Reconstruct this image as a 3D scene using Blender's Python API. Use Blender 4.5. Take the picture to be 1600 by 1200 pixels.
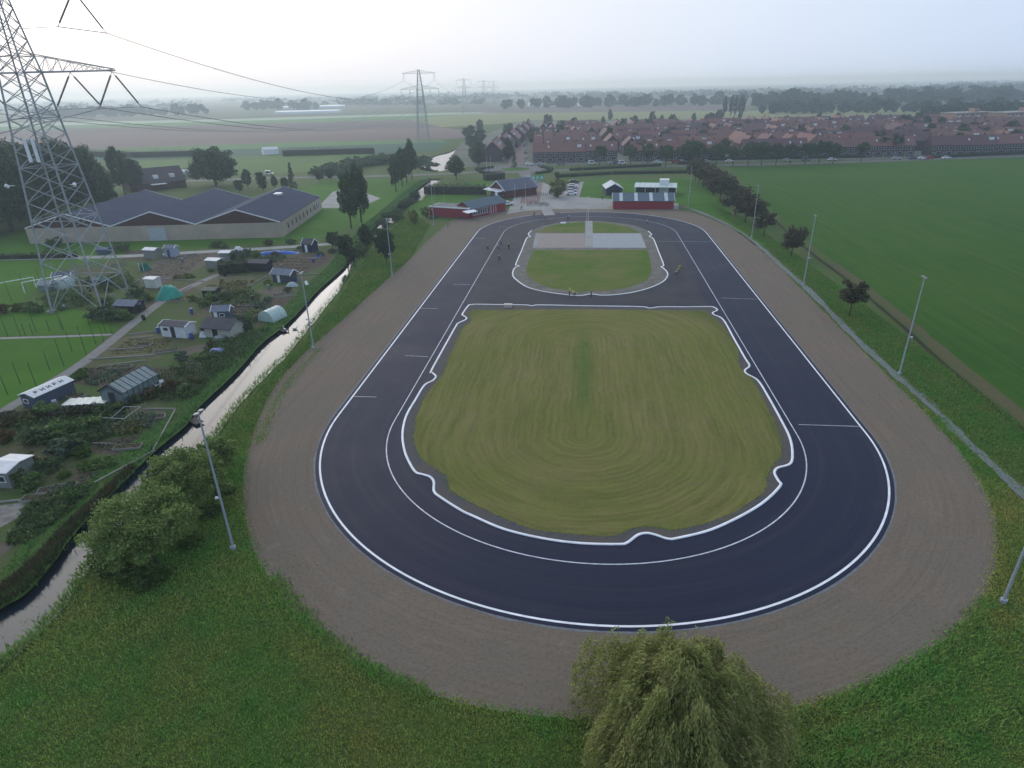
import bpy, bmesh, math, random
import numpy as np
from mathutils import Vector, Matrix
from mathutils.geometry import tessellate_polygon

sc = bpy.context.scene
for o in list(bpy.data.objects): bpy.data.objects.remove(o)
R_ = math.radians
# ------------------------------------------------------------------ camera
CAMH = 38.0
FPX, PITCH, ROLL, YAW = 989.04, R_(25.1575), R_(-1.2643), R_(-6.8009)
_F = Vector((math.sin(YAW)*math.cos(PITCH), math.cos(YAW)*math.cos(PITCH), -math.sin(PITCH)))
_R0 = Vector((math.cos(YAW), -math.sin(YAW), 0)); _U0 = _R0.cross(_F)
_R = _R0*math.cos(ROLL) + _U0*math.sin(ROLL); _U = -_R0*math.sin(ROLL) + _U0*math.cos(ROLL)
cam = bpy.data.cameras.new('camera'); camo = bpy.data.objects.new('camera', cam)
sc.collection.objects.link(camo); sc.camera = camo
camo.matrix_world = Matrix(((_R.x,_U.x,-_F.x,0),(_R.y,_U.y,-_F.y,0),(_R.z,_U.z,-_F.z,CAMH),(0,0,0,1)))
cam.sensor_width = 36; cam.lens = 36*FPX/1600; cam.clip_start = .5; cam.clip_end = 40000
# ------------------------------------------------------------------ light
SUN_AZ, SUN_EL = R_(-38), R_(24)           # azimuth from +Y towards +X
w = bpy.data.worlds.new('World'); sc.world = w; w.use_nodes = True
nt = w.node_tree; nt.nodes.clear(); N = nt.nodes.new; L = nt.links.new
out = N('ShaderNodeOutputWorld'); bg = N('ShaderNodeBackground'); L(bg.outputs[0], out.inputs[0])
bg.inputs[1].default_value = .1
sky = N('ShaderNodeTexSky'); sky.sky_type = 'NISHITA'; sky.sun_disc = False
sky.sun_elevation = SUN_EL; sky.sun_rotation = SUN_AZ; sky.dust_density = 4; sky.air_density = 1.2
tc = N('ShaderNodeTexCoord')
sd = Vector((math.sin(SUN_AZ)*math.cos(SUN_EL), math.cos(SUN_AZ)*math.cos(SUN_EL), math.sin(SUN_EL)))
dot = N('ShaderNodeVectorMath'); dot.operation = 'DOT_PRODUCT'; dot.inputs[1].default_value = sd
L(tc.outputs['Generated'], dot.inputs[0])
nz = N('ShaderNodeTexNoise'); nz.inputs['Scale'].default_value = 2.2; nz.inputs['Detail'].default_value = 5
mp = N('ShaderNodeMapping'); mp.inputs['Scale'].default_value = (1, 1, 4); L(tc.outputs['Generated'], mp.inputs[0]); L(mp.outputs[0], nz.inputs[0])
ad = N('ShaderNodeMath'); ad.operation = 'MULTIPLY_ADD'; ad.inputs[1].default_value = .06; L(nz.outputs[0], ad.inputs[0]); L(dot.outputs['Value'], ad.inputs[2])
cr = N('ShaderNodeValToRGB'); L(ad.outputs[0], cr.inputs[0])
e = cr.color_ramp.elements
e[0].position = .1; e[0].color = (5.0, 6.5, 9.2, 1)
e[1].position = 1.0; e[1].color = (15.5, 15.5, 16., 1)
m_ = e.new(.62); m_.color = (7.2, 8.2, 9.9, 1); m2_ = e.new(.945); m2_.color = (9.2, 9.3, 10.0, 1)
mx = N('ShaderNodeMix'); mx.data_type = 'RGBA'; mx.inputs[0].default_value = .9
L(sky.outputs[0], mx.inputs['A']); L(cr.outputs[0], mx.inputs['B']); L(mx.outputs['Result'], bg.inputs[0])
sl = bpy.data.lights.new('sun', 'SUN'); sl.energy = .9; sl.angle = R_(40); sl.color = (1, .97, .93)
so = bpy.data.objects.new('sun', sl); sc.collection.objects.link(so)
so.rotation_euler = (-sd).to_track_quat('-Z', 'Y').to_euler(); so.location = sd*500
vs = sc.view_settings; vs.view_transform = 'Standard'; vs.look = 'None'; vs.exposure = .12; vs.gamma = 1; vs.use_curve_mapping = False
cy = sc.cycles; cy.use_denoising = True; cy.max_bounces = 5; cy.diffuse_bounces = 2; cy.glossy_bounces = 2; cy.transmission_bounces = 3
cy.transparent_max_bounces = 6; cy.volume_bounces = 1; cy.caustics_reflective = False; cy.caustics_refractive = False
cy.sample_clamp_indirect = 4
# ------------------------------------------------------------------ helpers
rng = np.random.default_rng(7); rnd = random.Random(3)
COL = sc.collection
def ray(px, py): return _F*FPX + _R*(px-800) - _U*(py-600)
def G(px, py, z=0.0):
    d = ray(px, py); s = (CAMH-z)/-d.z
    return Vector((d.x*s, d.y*s))
def height(b, t):
    g = G(*b); d = ray(*t); return CAMH + d.z*g.length/math.hypot(d.x, d.y)
def tag(o, label=None, cat=None, group=None, kind=None):
    for k, v in (('label', label), ('category', cat), ('group', group), ('kind', kind)):
        if v: o[k] = v
    return o
def link(name, me, parent=None, loc=(0,0,0), rz=0.0, scale=None):
    o = bpy.data.objects.new(name, me); COL.objects.link(o); o.location = (loc[0], loc[1], loc[2] if len(loc) > 2 else 0); o.rotation_euler = (0, 0, rz)
    if scale is not None: o.scale = scale if hasattr(scale, '__len__') else (scale,)*3
    if parent: o.parent = parent
    return o
def empty(name, loc, rz=0.0, scale=None): 
    o = link(name, None, None, loc, rz, scale); o.empty_display_size = .5; return o
def npmesh(name, V, F, mats, midx=None, smooth=False):
    """V (n,3), F (m,k) all with k corners"""
    me = bpy.data.meshes.new(name); V = np.asarray(V, np.float32); F = np.asarray(F, np.int32); m, k = F.shape
    me.vertices.add(len(V)); me.vertices.foreach_set('co', V.ravel())
    me.loops.add(m*k); me.loops.foreach_set('vertex_index', F.ravel())
    me.polygons.add(m); me.polygons.foreach_set('loop_start', np.arange(0, m*k, k, dtype=np.int32)); me.polygons.foreach_set('loop_total', np.full(m, k, np.int32))
    for mt in (mats if isinstance(mats, (list, tuple)) else [mats]): me.materials.append(mt)
    if midx is not None: me.polygons.foreach_set('material_index', np.asarray(midx, np.int32))
    if smooth: me.polygons.foreach_set('use_smooth', np.ones(m, bool))
    me.update(calc_edges=True); return me
class MB:
    def __init__(s): s.v = []; s.f = []; s.m = []
    def add(s, vs, fs, mi=0):
        n = len(s.v); s.v += [tuple(v) for v in vs]; s.f += [[i+n for i in f] for f in fs]; s.m += [mi]*len(fs); return s
    def hexa(s, p, mi=0):  # 8 points: bottom 4 ccw, top 4 ccw
        return s.add(p, [(3,2,1,0),(4,5,6,7),(0,1,5,4),(1,2,6,5),(2,3,7,6),(3,0,4,7)], mi)
    def box(s, x0, x1, y0, y1, z0, z1, mi=0):
        return s.hexa([(x0,y0,z0),(x1,y0,z0),(x1,y1,z0),(x0,y1,z0),(x0,y0,z1),(x1,y0,z1),(x1,y1,z1),(x0,y1,z1)], mi)
    def bar(s, a, b, r, mi=0, n=4, r2=None):
        a = Vector(a); b = Vector(b); d = (b-a).normalized(); q = d.to_track_quat('Z', 'Y'); r2 = r if r2 is None else r2
        vs = []
        for c, rr in ((a, r), (b, r2)):
            for i in range(n):
                t = 2*math.pi*(i+.5)/n; vs.append(c + q @ Vector((math.cos(t)*rr, math.sin(t)*rr, 0)))
        fs = [(i, (i+1) % n, n+(i+1) % n, n+i) for i in range(n)] + [tuple(range(n))[::-1], tuple(range(n, 2*n))]
        return s.add(vs, fs, mi)
    def prism(s, poly, y0, y1, mi=0, axis='y'):  # poly in (x,z) extruded along y, or (y,z) along x
        n = len(poly); vs = []
        for yy in (y0, y1):
            for (a, z) in poly: vs.append((a, yy, z) if axis == 'y' else (yy, a, z))
        fs = [(i, (i+1) % n, n+(i+1) % n, n+i) for i in range(n)] + [tuple(range(n))[::-1], tuple(range(n, 2*n))]
        return s.add(vs, fs, mi)
    def mesh(s, name, mats, smooth=False):
        me = bpy.data.meshes.new(name); me.from_pydata(s.v, [], s.f)
        for mt in (mats if isinstance(mats, (list, tuple)) else [mats]): me.materials.append(mt)
        me.polygons.foreach_set('material_index', s.m)
        bm = bmesh.new(); bm.from_mesh(me); bmesh.ops.recalc_face_normals(bm, faces=bm.faces); bm.to_mesh(me); bm.free()
        if smooth: me.polygons.foreach_set('use_smooth', [True]*len(me.polygons))
        return me
    def obj(s, name, mats, parent=None, loc=(0,0,0), rz=0.0, smooth=False): return link(name, s.mesh(name, mats, smooth), parent, loc, rz)
def copy_tree(o, parent=None):
    c = o.copy(); COL.objects.link(c); c.parent = parent
    for ch in o.children: copy_tree(ch, c)
    return c
ORD = 'first second third fourth fifth sixth seventh eighth ninth tenth eleventh twelfth thirteenth fourteenth fifteenth sixteenth seventeenth eighteenth nineteenth twentieth'.split()
# ------------------------------------------------------------------ materials
MATS = {}
def mat(name, c, c2=None, scale=1.0, rough=.8, spec=.3, bump=0.0, detail=6, c3=None, scale3=.05, stretch=None, metal=0.0, transl=0.0, island=False, objrand=0.0, bscale=None, lo=.35, hi=.65):
    if name in MATS: return MATS[name]
    m = bpy.data.materials.new(name); m.use_nodes = True; t = m.node_tree; n = t.nodes.new; l = t.links.new
    b = t.nodes['Principled BSDF']; b.inputs['Roughness'].default_value = rough; b.inputs['Specular IOR Level'].default_value = spec; b.inputs['Metallic'].default_value = metal
    col = None; geo = n('ShaderNodeNewGeometry')
    def mixc(f, A, B):
        x = n('ShaderNodeMix'); x.data_type = 'RGBA'
        if isinstance(f, float): x.inputs[0].default_value = f
        else: l(f, x.inputs[0])
        for k, v in (('A', A), ('B', B)):
            if isinstance(v, tuple): x.inputs[k].default_value = (*v, 1)
            else: l(v, x.inputs[k])
        return x.outputs['Result']
    vec = geo.outputs['Position']
    if stretch:
        mpp = n('ShaderNodeMapping'); mpp.inputs['Scale'].default_value = stretch; l(vec, mpp.inputs[0]); vec = mpp.outputs[0]
    def noise(sca, det=detail):
        z = n('ShaderNodeTexNoise'); z.inputs['Scale'].default_value = sca; z.inputs['Detail'].default_value = det; z.inputs['Roughness'].default_value = .65; l(vec, z.inputs[0])
        r = n('ShaderNodeMapRange'); r.inputs[1].default_value = lo; r.inputs[2].default_value = hi; l(z.outputs[0], r.inputs[0]); return r.outputs[0], z.outputs[0]
    col = c
    if c2 is not None:
        f, raw = noise(scale); col = mixc(f, c, c2)
    if c3 is not None:
        f3, _ = noise(scale3, 4); col = mixc(f3, col, c3)
    if island:
        mm = n('ShaderNodeMapRange'); l(geo.outputs['Random Per Island'], mm.inputs[0]); mm.inputs[3].default_value = .55; mm.inputs[4].default_value = 1.5
        x = n('ShaderNodeVectorMath'); x.operation = 'SCALE'
        if isinstance(col, tuple): x.inputs[0].default_value = col
        else: l(col, x.inputs[0])
        l(mm.outputs[0], x.inputs['Scale']); col = x.outputs[0]
    if objrand:
        oi = n('ShaderNodeObjectInfo'); hs = n('ShaderNodeHueSaturation')
        r1 = n('ShaderNodeMapRange'); l(oi.outputs['Random'], r1.inputs[0]); r1.inputs[3].default_value = 1-objrand; r1.inputs[4].default_value = 1+objrand; l(r1.outputs[0], hs.inputs['Value'])
        r2 = n('ShaderNodeMapRange'); l(oi.outputs['Random'], r2.inputs[0]); r2.inputs[3].default_value = .5+objrand*.05; r2.inputs[4].default_value = .5-objrand*.05; l(r2.outputs[0], hs.inputs['Hue'])
        if isinstance(col, tuple): hs.inputs['Color'].default_value = (*col, 1)
        else: l(col, hs.inputs['Color'])
        col = hs.outputs[0]
    if isinstance(col, tuple): b.inputs['Base Color'].default_value = (*col, 1)
    else: l(col, b.inputs['Base Color'])
    if bump:
        _, raw = noise(bscale or scale*2, 8); bp = n('ShaderNodeBump'); bp.inputs['Strength'].default_value = 1; bp.inputs['Distance'].default_value = bump; l(raw, bp.inputs['Height']); l(bp.outputs[0], b.inputs['Normal'])
    if transl:
        tr = n('ShaderNodeBsdfTranslucent'); ms = n('ShaderNodeMixShader'); ms.inputs[0].default_value = transl
        if isinstance(col, tuple): tr.inputs[0].default_value = (*col, 1)
        else: l(col, tr.inputs[0])
        l(b.outputs[0], ms.inputs[1]); l(tr.outputs[0], ms.inputs[2]); l(ms.outputs[0], t.nodes['Material Output'].inputs[0])
    MATS[name] = m; return m
WHITE = mat('white paint', (.78,.79,.8), (.66,.67,.68), 3, .5)
GALV = mat('galvanised steel', (.34,.37,.41), (.27,.3,.34), 5, .5, .4)
PYL = mat('weathered pylon steel', (.33,.36,.37), (.24,.26,.27), 1.5, .7, .2)
DARKST = mat('dark steel', (.05,.055,.06), (.08,.085,.09), 3, .5)
SOIL = mat('dark soil', (.055,.042,.034), (.1,.078,.06), 1.4, .95, .1, .05, bscale=5)
SOIL2 = mat('dry soil', (.13,.11,.09), (.085,.07,.055), 1.1, .95, .1, .05, bscale=5)
BEIGE = mat('beige brick', (.44,.36,.27), (.38,.31,.235), .5, .85, c3=(.33,.28,.23), scale3=.15)
REDW = mat('red timber', (.27,.02,.035), (.22,.017,.03), 2, .6)
ROOFG = mat('grey roof sheet', (.1,.135,.165), (.08,.11,.135), 1, .7, .15)
ROOFD = mat('dark roof sheet', (.022,.036,.075), (.018,.03,.062), .35, .85, .08, c3=(.03,.044,.08), scale3=.2)
BROWN = mat('brown boards', (.06,.025,.022), (.045,.02,.018), 2, .7)
WIN = mat('window glass', (.03,.035,.045), rough=.12, spec=.5)
GLASSG = mat('greenhouse glass', (.19,.24,.24), (.13,.17,.17), 1.2, .25, .5)
PAVE = mat('concrete paving', (.3,.3,.29), (.25,.25,.245), .8, .85, c3=(.22,.215,.2), scale3=.15)
PAVEP = mat('pinkish paving', (.27,.23,.21), (.22,.19,.175), .8, .85)
ROADM = mat('road asphalt', (.12,.12,.125), (.09,.09,.095), .4, .8)
BRICKR = mat('red road bricks', (.2,.14,.125), (.15,.11,.1), 1.2, .85)
HEDGE = mat('hedge leaf', (.035,.062,.026), (.052,.08,.032), 1.5, .7, .2, island=True)
BLUET = mat('blue tarpaulin', (.02,.12,.5), (.015,.09,.4), 2, .4)
GREENT = mat('teal tarpaulin', (.02,.28,.2), (.015,.2,.15), 2, .5)
BLACK = mat('black rubber', (.012,.012,.014), rough=.6)
# ------------------------------------------------------------------ polygons on the ground
def poly_mesh(name, pts, z, m, holes=(), zf=None):
    loops = [[Vector((p[0], p[1], 0)) for p in l] for l in [pts, *holes]]
    tri = tessellate_polygon(loops); V = [v for l in loops for v in l]
    me = bpy.data.meshes.new(name); me.from_pydata([(v.x, v.y, z) for v in V], [], [tuple(t) for t in tri]); me.materials.append(m)
    bm = bmesh.new(); bm.from_mesh(me)
    for f in bm.faces:
        if f.normal.z < 0: f.normal_flip()
    bm.to_mesh(me); bm.free(); return me
def ground_poly(name, px, z, m, kind='structure', world=False, **k):
    pts = px if world else [G(*p) for p in px]
    return tag(link(name, poly_mesh(name, pts, z, m, **k)), kind=kind)
def catmull(P, n=8, closed=True):
    P = [Vector((p[0], p[1])) for p in P]; o = []; N_ = len(P)
    for i in range(N_ if closed else N_-1):
        if closed: a, b, c, d = P[i-1], P[i], P[(i+1) % N_], P[(i+2) % N_]
        else: a, b, c, d = P[max(i-1, 0)], P[i], P[i+1], P[min(i+2, N_-1)]
        for k in range(n):
            t = k/n
            o.append(.5*((2*b)+(c-a)*t+(2*a-5*b+4*c-d)*t*t+(3*b-a-3*c+d)*t**3))
    if not closed: o.append(P[-1])
    return o
def normals2(P, closed):
    n = len(P); o = []
    for i in range(n):
        a = P[i-1] if (closed or i) else P[i]; b = P[(i+1) % n] if (closed or i < n-1) else P[i]
        d = (b-a).normalized(); o.append(Vector((d.y, -d.x)))
    return o
def ribbon(name, P, wid, z, m, closed=False, h=0.0, kind='structure', wob=0.0, parent=None):
    nn = normals2(P, closed); V = []; F = []; n = len(P)
    for i, (p, q) in enumerate(zip(P, nn)):
        ww = wid*(1+wob*(rnd.random()-.5))*.5
        a = p+q*ww; b = p-q*ww
        V += [(a.x, a.y, z+h), (b.x, b.y, z+h)]
        if h: V += [(a.x, a.y, z-.01), (b.x, b.y, z-.01)]
    s = 4 if h else 2
    for i in range(n if closed else n-1):
        j = (i+1) % n
        F.append((i*s, i*s+1, j*s+1, j*s))
        if h: F += [(i*s+1, i*s+3, j*s+3, j*s+1), (i*s+2, i*s, j*s, j*s+2)]
    me = npmesh(name, V, F, m); bm = bmesh.new(); bm.from_mesh(me); bmesh.ops.recalc_face_normals(bm, faces=bm.faces)
    if not h:
        for f in bm.faces:
            if f.normal.z < 0: f.normal_flip()
    bm.to_mesh(me); bm.free()
    o = link(name, me, parent)
    if not parent: tag(o, kind=kind)
    return o
def inpoly(x, y, P):
    P = np.array([(p[0], p[1]) for p in P]); c = np.zeros(len(x), bool); j = len(P)-1
    for i in range(len(P)):
        xi, yi = P[i]; xj, yj = P[j]
        m = ((yi > y) != (yj > y)) & (x < (xj-xi)*(y-yi)/(yj-yi+1e-12)+xi); c ^= m; j = i
    return c
def scatter(P, n, excl=()):
    A = np.array([(p[0], p[1]) for p in P]); lo = A.min(0); hi = A.max(0); o = np.zeros((0, 2))
    for _ in range(60):
        q = rng.uniform(lo, hi, (n*2, 2)); k = inpoly(q[:, 0], q[:, 1], P)
        for e_ in excl: k &= ~inpoly(q[:, 0], q[:, 1], e_)
        o = np.vstack([o, q[k]])
        if len(o) >= n: break
    return o[:n]
# ================================================================== SETTING
GRASS = mat('rough grass', (.036,.098,.02), (.06,.125,.028), 1.3, .9, .1, .12, c3=(.085,.088,.026), scale3=.09, bscale=3, lo=.3, hi=.75)
LAWN = mat('lawn grass', (.052,.138,.014), (.07,.158,.018), .25, .9, .05, .03, c3=(.044,.11,.014), scale3=.04, bscale=6)
CROP_OLD = mat('plain green crop', (.03,.088,.02), (.045,.108,.024), .22, .9, .05, .15, c3=(.034,.09,.026), scale3=.03, bscale=1.6, stretch=(1.6, .12, 1))
FARG = mat('far farmland', (.1,.11,.06), (.13,.11,.085), .004, .9, .1, c3=(.07,.095,.045), scale3=.002)
# canal
cL = [(-130,1065),(-60,1005),(0,954),(42,929),(83,883),(125,827),(200,748),(250,700),(292,665),(312,637),(370,582),(410,537),(445,510),(475,480),(500,452),(537,419),(548,402),(568,378),(590,350),(612,331),(640,306),(652,296),(664,287),(672,281)]
cR = [(-110,1150),(-60,1100),(0,1042),(50,1000),(104,937),(137,887),(215,805),(270,748),(333,683),(357,650),(400,602),(440,562),(475,520),(512,475),(546,430),(560,405),(585,378),(614,350),(634,330),(662,310),(670,299),(680,290),(690,281)]
WZ = -.45
wl = catmull([G(*p, WZ) for p in cL], 5, False); wr = catmull([G(*p, WZ) for p in cR], 5, False)
def wob(P, a):
    return [p+Vector(((rnd.random()-.5)*a, (rnd.random()-.5)*a)) for p in P]
wl = wob(wl, .3); wr = wob(wr, .35)
canal = wl + wr[::-1]
pond = catmull([G(*p, WZ) for p in [(658,265),(664,254),(684,243),(704,238),(722,228),(738,214),(742,215),(729,231),(716,243),(703,256),(694,267),(676,269)]], 3)
def offset(P, d):
    A = sum(a.x*b.y-b.x*a.y for a, b in zip(P, P[1:]+P[:1])); s = 1 if A > 0 else -1
    return [p+n*d*s for p, n in zip(P, normals2(P, True))]
canal_top = offset(canal, .85); pond_top = offset(pond, .8)
BIG = 9000
ground = ground_poly('ground', [(-BIG, -300), (BIG, -300), (BIG, BIG), (-BIG, BIG)], 0, GRASS, world=True, holes=[canal_top, pond_top])
BANK = mat('bank earth and weeds', (.045,.075,.022), (.075,.065,.036), .9, .9, .1, .15, bscale=3)
for nm, a, b in (('canal_bank', canal_top, canal), ('pond_bank', pond_top, pond)):
    n = len(a); V = [(p.x, p.y, 0) for p in a] + [(p.x, p.y, WZ-.15) for p in b]
    tag(link(nm, npmesh(nm, V, [(i, (i+1) % n, n+(i+1) % n, n+i) for i in range(n)], BANK)), kind='structure')
WATER = mat('still canal water', (.012,.02,.028), rough=.04, spec=.5, bump=.002, scale=.6, bscale=.9); WATER.node_tree.nodes['Principled BSDF'].inputs['IOR'].default_value = 1.33
tag(link('canal_water', poly_mesh('canal_water', offset(canal, .3), WZ, WATER)), kind='structure')
tag(link('pond_water', poly_mesh('pond_water', offset(pond, .3), WZ, WATER)), kind='structure')
# far land: everything past the meadow is farmland
_bz = [0]
def band(name, pts, z, m):
    _bz[0] += 1; return ground_poly(name, pts, z+.006*_bz[0] if name == 'field' else z, m)
def wpoly(pts): return [Vector(p) for p in pts]
ground_poly('far_land', [(-8900,1300),(-3000,420),(-600,420),(-400,560),(-60,900),(300,900),(900,700),(3000,700),(8900,2000),(8900,8900),(-8900,8900)], .02, FARG, world=True)
F_PALE = mat('pale stubble field', (.3,.36,.26), (.26,.33,.22), .01, .9, .1)
F_GRN = mat('green far field', (.1,.19,.06), (.085,.165,.055), .01, .9, .1)
F_MAUVE = mat('ploughed field', (.15,.12,.105), (.125,.1,.088), .012, .95, .1, stretch=(.2,1,1))
F_BROWN = mat('bare brown field', (.185,.14,.12), (.155,.12,.1), .012, .95, .1, stretch=(.2,1,1))
F_TEAL = mat('blue-green crop', (.05,.11,.07), (.045,.095,.06), .02, .9, .1)
F_MEAD = mat('bright meadow', (.085,.15,.035), (.07,.13,.03), .03, .9, .1)
F_OLIVE = mat('yellow-green field', (.2,.21,.085), (.17,.19,.075), .01, .9, .1)
band('field', [(-300,199),(340,186.5),(700,176),(860,174),(640,181),(340,190),(-300,206)], .05, F_PALE)
band('field', [(-300,206),(340,190),(640,181),(740,178),(640,187),(340,195),(-300,213)], .06, F_GRN)
band('field', [(-300,213),(340,195),(640,186),(700,182),(690,199),(540,203),(200,206),(-300,222)], .05, F_MAUVE)
band('field', [(-300,222),(200,206),(540,203),(690,199.3),(735,205),(730,215),(690,218),(480,222),(200,231),(-300,252)], .055, F_BROWN)
band('field', [(640,187),(690,181),(760,177),(1130,173),(1180,184),(1000,186),(840,188),(760,195),(690,198.7)], .05, F_OLIVE)
band('field', [(760,176.5),(720,172.5),(900,167),(1130,163),(1140,172.6)], .055, F_MAUVE)
band('field', [(1060,186),(1180,173),(1340,170),(1480,172),(1480,184)], .06, F_OLIVE)
band('field', [(-300,252),(200,231),(480,222),(690,218.4),(700,222),(520,228),(200,239),(-300,262)], .05, F_GRN)
band('field', [(-300,262),(200,239),(520,228),(700,222.4),(680,236),(590,240),(440,242),(200,250),(-300,275)], .052, F_TEAL)
band('meadow', [(200,252),(380,243),(590,241),(600,248),(540,258),(500,268),(380,272),(200,282)], .045, F_MEAD)
# mown lawns on the club and sports grounds
band('lawn', [(150,425),(250,392),(480,376),(590,345),(640,300),(662,283),(600,280),(520,283),(420,300),(300,330),(40,360),(-160,395),(-160,420)], .012, LAWN)
band('sports_field', [(-300,470),(-100,440),(60,412),(120,415),(45,460),(0,520),(-120,560)], .02, LAWN)
band('sports_field', [(-200,620),(-40,533),(0,531),(168,526),(130,560),(30,622),(-20,655)], .02, LAWN)
band('lawn', [(0,480),(70,478),(160,490),(180,520),(0,526),(-60,528)], .018, LAWN)
band('lawn', [(700,292),(760,280),(770,300),(690,330),(665,335),(640,350),(640,322)], .012, LAWN)
band('lawn', [(905,283),(1085,278),(1110,298),(1150,340),(1200,385),(1190,392),(1130,345),(1075,322),(1055,318),(950,318),(905,312)], .012, LAWN)
# dirt ring
TCX, TY1, TY2, TR = .03731*38, 1.82189*38, 4.8018*38, .85109*38
ring_px = [(745,331),(700,349),(672,372),(640,405),(590,450),(540,495),(480,548),(432,600),(402,660),(384,720),(380,770),(390,840),(420,905),(470,965),(550,1030),(650,1078),(760,1107),(880,1123),(1000,1128),(1120,1125),(1210,1113),(1330,1080),(1430,1030),(1500,980),(1540,930),(1558,870),(1555,810),(1535,760),(1500,705),(1440,640),(1380,580),(1300,500),(1220,420),(1160,366),(1110,342),(1062,328),(960,326),(870,326)]
ring_w = wob(catmull([G(*p) for p in ring_px], 40), .16)
def track_nodes(name, build):
    m = bpy.data.materials.new(name); m.use_nodes = True; t = m.node_tree; n = t.nodes.new; l = t.links.new
    geo = n('ShaderNodeNewGeometry'); sep = n('ShaderNodeSeparateXYZ'); l(geo.outputs['Position'], sep.inputs[0])
    def math_(op, a, b=None):
        x = n('ShaderNodeMath'); x.operation = op
        for i, v in enumerate((a, b)):
            if v is None: continue
            if isinstance(v, (int, float)): x.inputs[i].default_value = v
            else: l(v, x.inputs[i])
        return x.outputs[0]
    def segdist(cx, y1, y2):
        dx = math_('SUBTRACT', sep.outputs[0], cx); yc = math_('MINIMUM', math_('MAXIMUM', sep.outputs[1], y1), y2); dy = math_('SUBTRACT', sep.outputs[1], yc)
        return math_('SQRT', math_('ADD', math_('MULTIPLY', dx, dx), math_('MULTIPLY', dy, dy)))
    def noise(vec, s, d=6, ro=.65):
        z = n('ShaderNodeTexNoise'); z.inputs['Scale'].default_value = s; z.inputs['Detail'].default_value = d; z.inputs['Roughness'].default_value = ro; l(vec, z.inputs[0]); return z.outputs[0]
    def rng_(v, a, b, c=0., d=1.):
        r = n('ShaderNodeMapRange'); l(v, r.inputs[0])
        for i, k in enumerate((a, b, c, d)): r.inputs[i+1].default_value = k
        return r.outputs[0]
    def mixc(f, A, B):
        x = n('ShaderNodeMix'); x.data_type = 'RGBA'
        if isinstance(f, float): x.inputs[0].default_value = f
        else: l(f, x.inputs[0])
        for k, v in (('A', A), ('B', B)):
            if isinstance(v, tuple): x.inputs[k].default_value = (*v, 1)
            else: l(v, x.inputs[k])
        return x.outputs['Result']
    def comb(a, b, c):
        x = n('ShaderNodeCombineXYZ')
        for i, v in enumerate((a, b, c)):
            if isinstance(v, (int, float)): x.inputs[i].default_value = v
            else: l(v, x.inputs[i])
        return x.outputs[0]
    def bump(hgt, dist):
        bp = n('ShaderNodeBump'); bp.inputs['Distance'].default_value = dist; l(hgt, bp.inputs['Height']); l(bp.outputs[0], b.inputs['Normal'])
    b = t.nodes['Principled BSDF']
    build(b, l, geo, sep, math_, segdist, noise, rng_, mixc, comb, bump)
    return m
def _dirt(b, l, geo, sep, M, segd, noise, rg, mixc, comb, bump):
    d = segd(TCX, TY1, TY2); P = geo.outputs['Position']
    st = noise(comb(M('MULTIPLY', d, 2.2), M('MULTIPLY', sep.outputs[0], .06), M('MULTIPLY', sep.outputs[1], .06)), 1, 8, .7)
    big = noise(P, .12, 4); fine = noise(P, 3.5, 8, .75)
    c = mixc(rg(st, .35, .65), (.152,.12,.09), (.188,.152,.117)); c = mixc(rg(big, .4, .62), c, (.158,.135,.106))
    c = mixc(rg(fine, .48, .68, 0, .55), c, (.075,.062,.053))
    rut = noise(comb(M('MULTIPLY', d, 5.5), M('MULTIPLY', sep.outputs[0], .03), M('MULTIPLY', sep.outputs[1], .03)), 1, 3, .5)
    c = mixc(M('MULTIPLY', rg(rut, .58, .66, 0, .5), rg(big, .35, .6)), c, (.1,.083,.07))
    outer = rg(M('ADD', d, M('MULTIPLY', fine, 3.)), TR+11, TR+14.5); c = mixc(M('MULTIPLY', outer, .5), c, (.105,.085,.07))
    c = mixc(rg(noise(P, .45, 5), .6, .75, 0, .5), c, (.21,.185,.16))
    l(c, b.inputs['Base Color']); b.inputs['Roughness'].default_value = .95; b.inputs['Specular IOR Level'].default_value = .1
    bump(M('ADD', M('MULTIPLY', st, 1.0), fine), .07)
DIRT = track_nodes('raked dirt', _dirt)
tag(link('dirt_ring', poly_mesh('dirt_ring', ring_w, .03, DIRT)), kind='structure')
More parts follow.
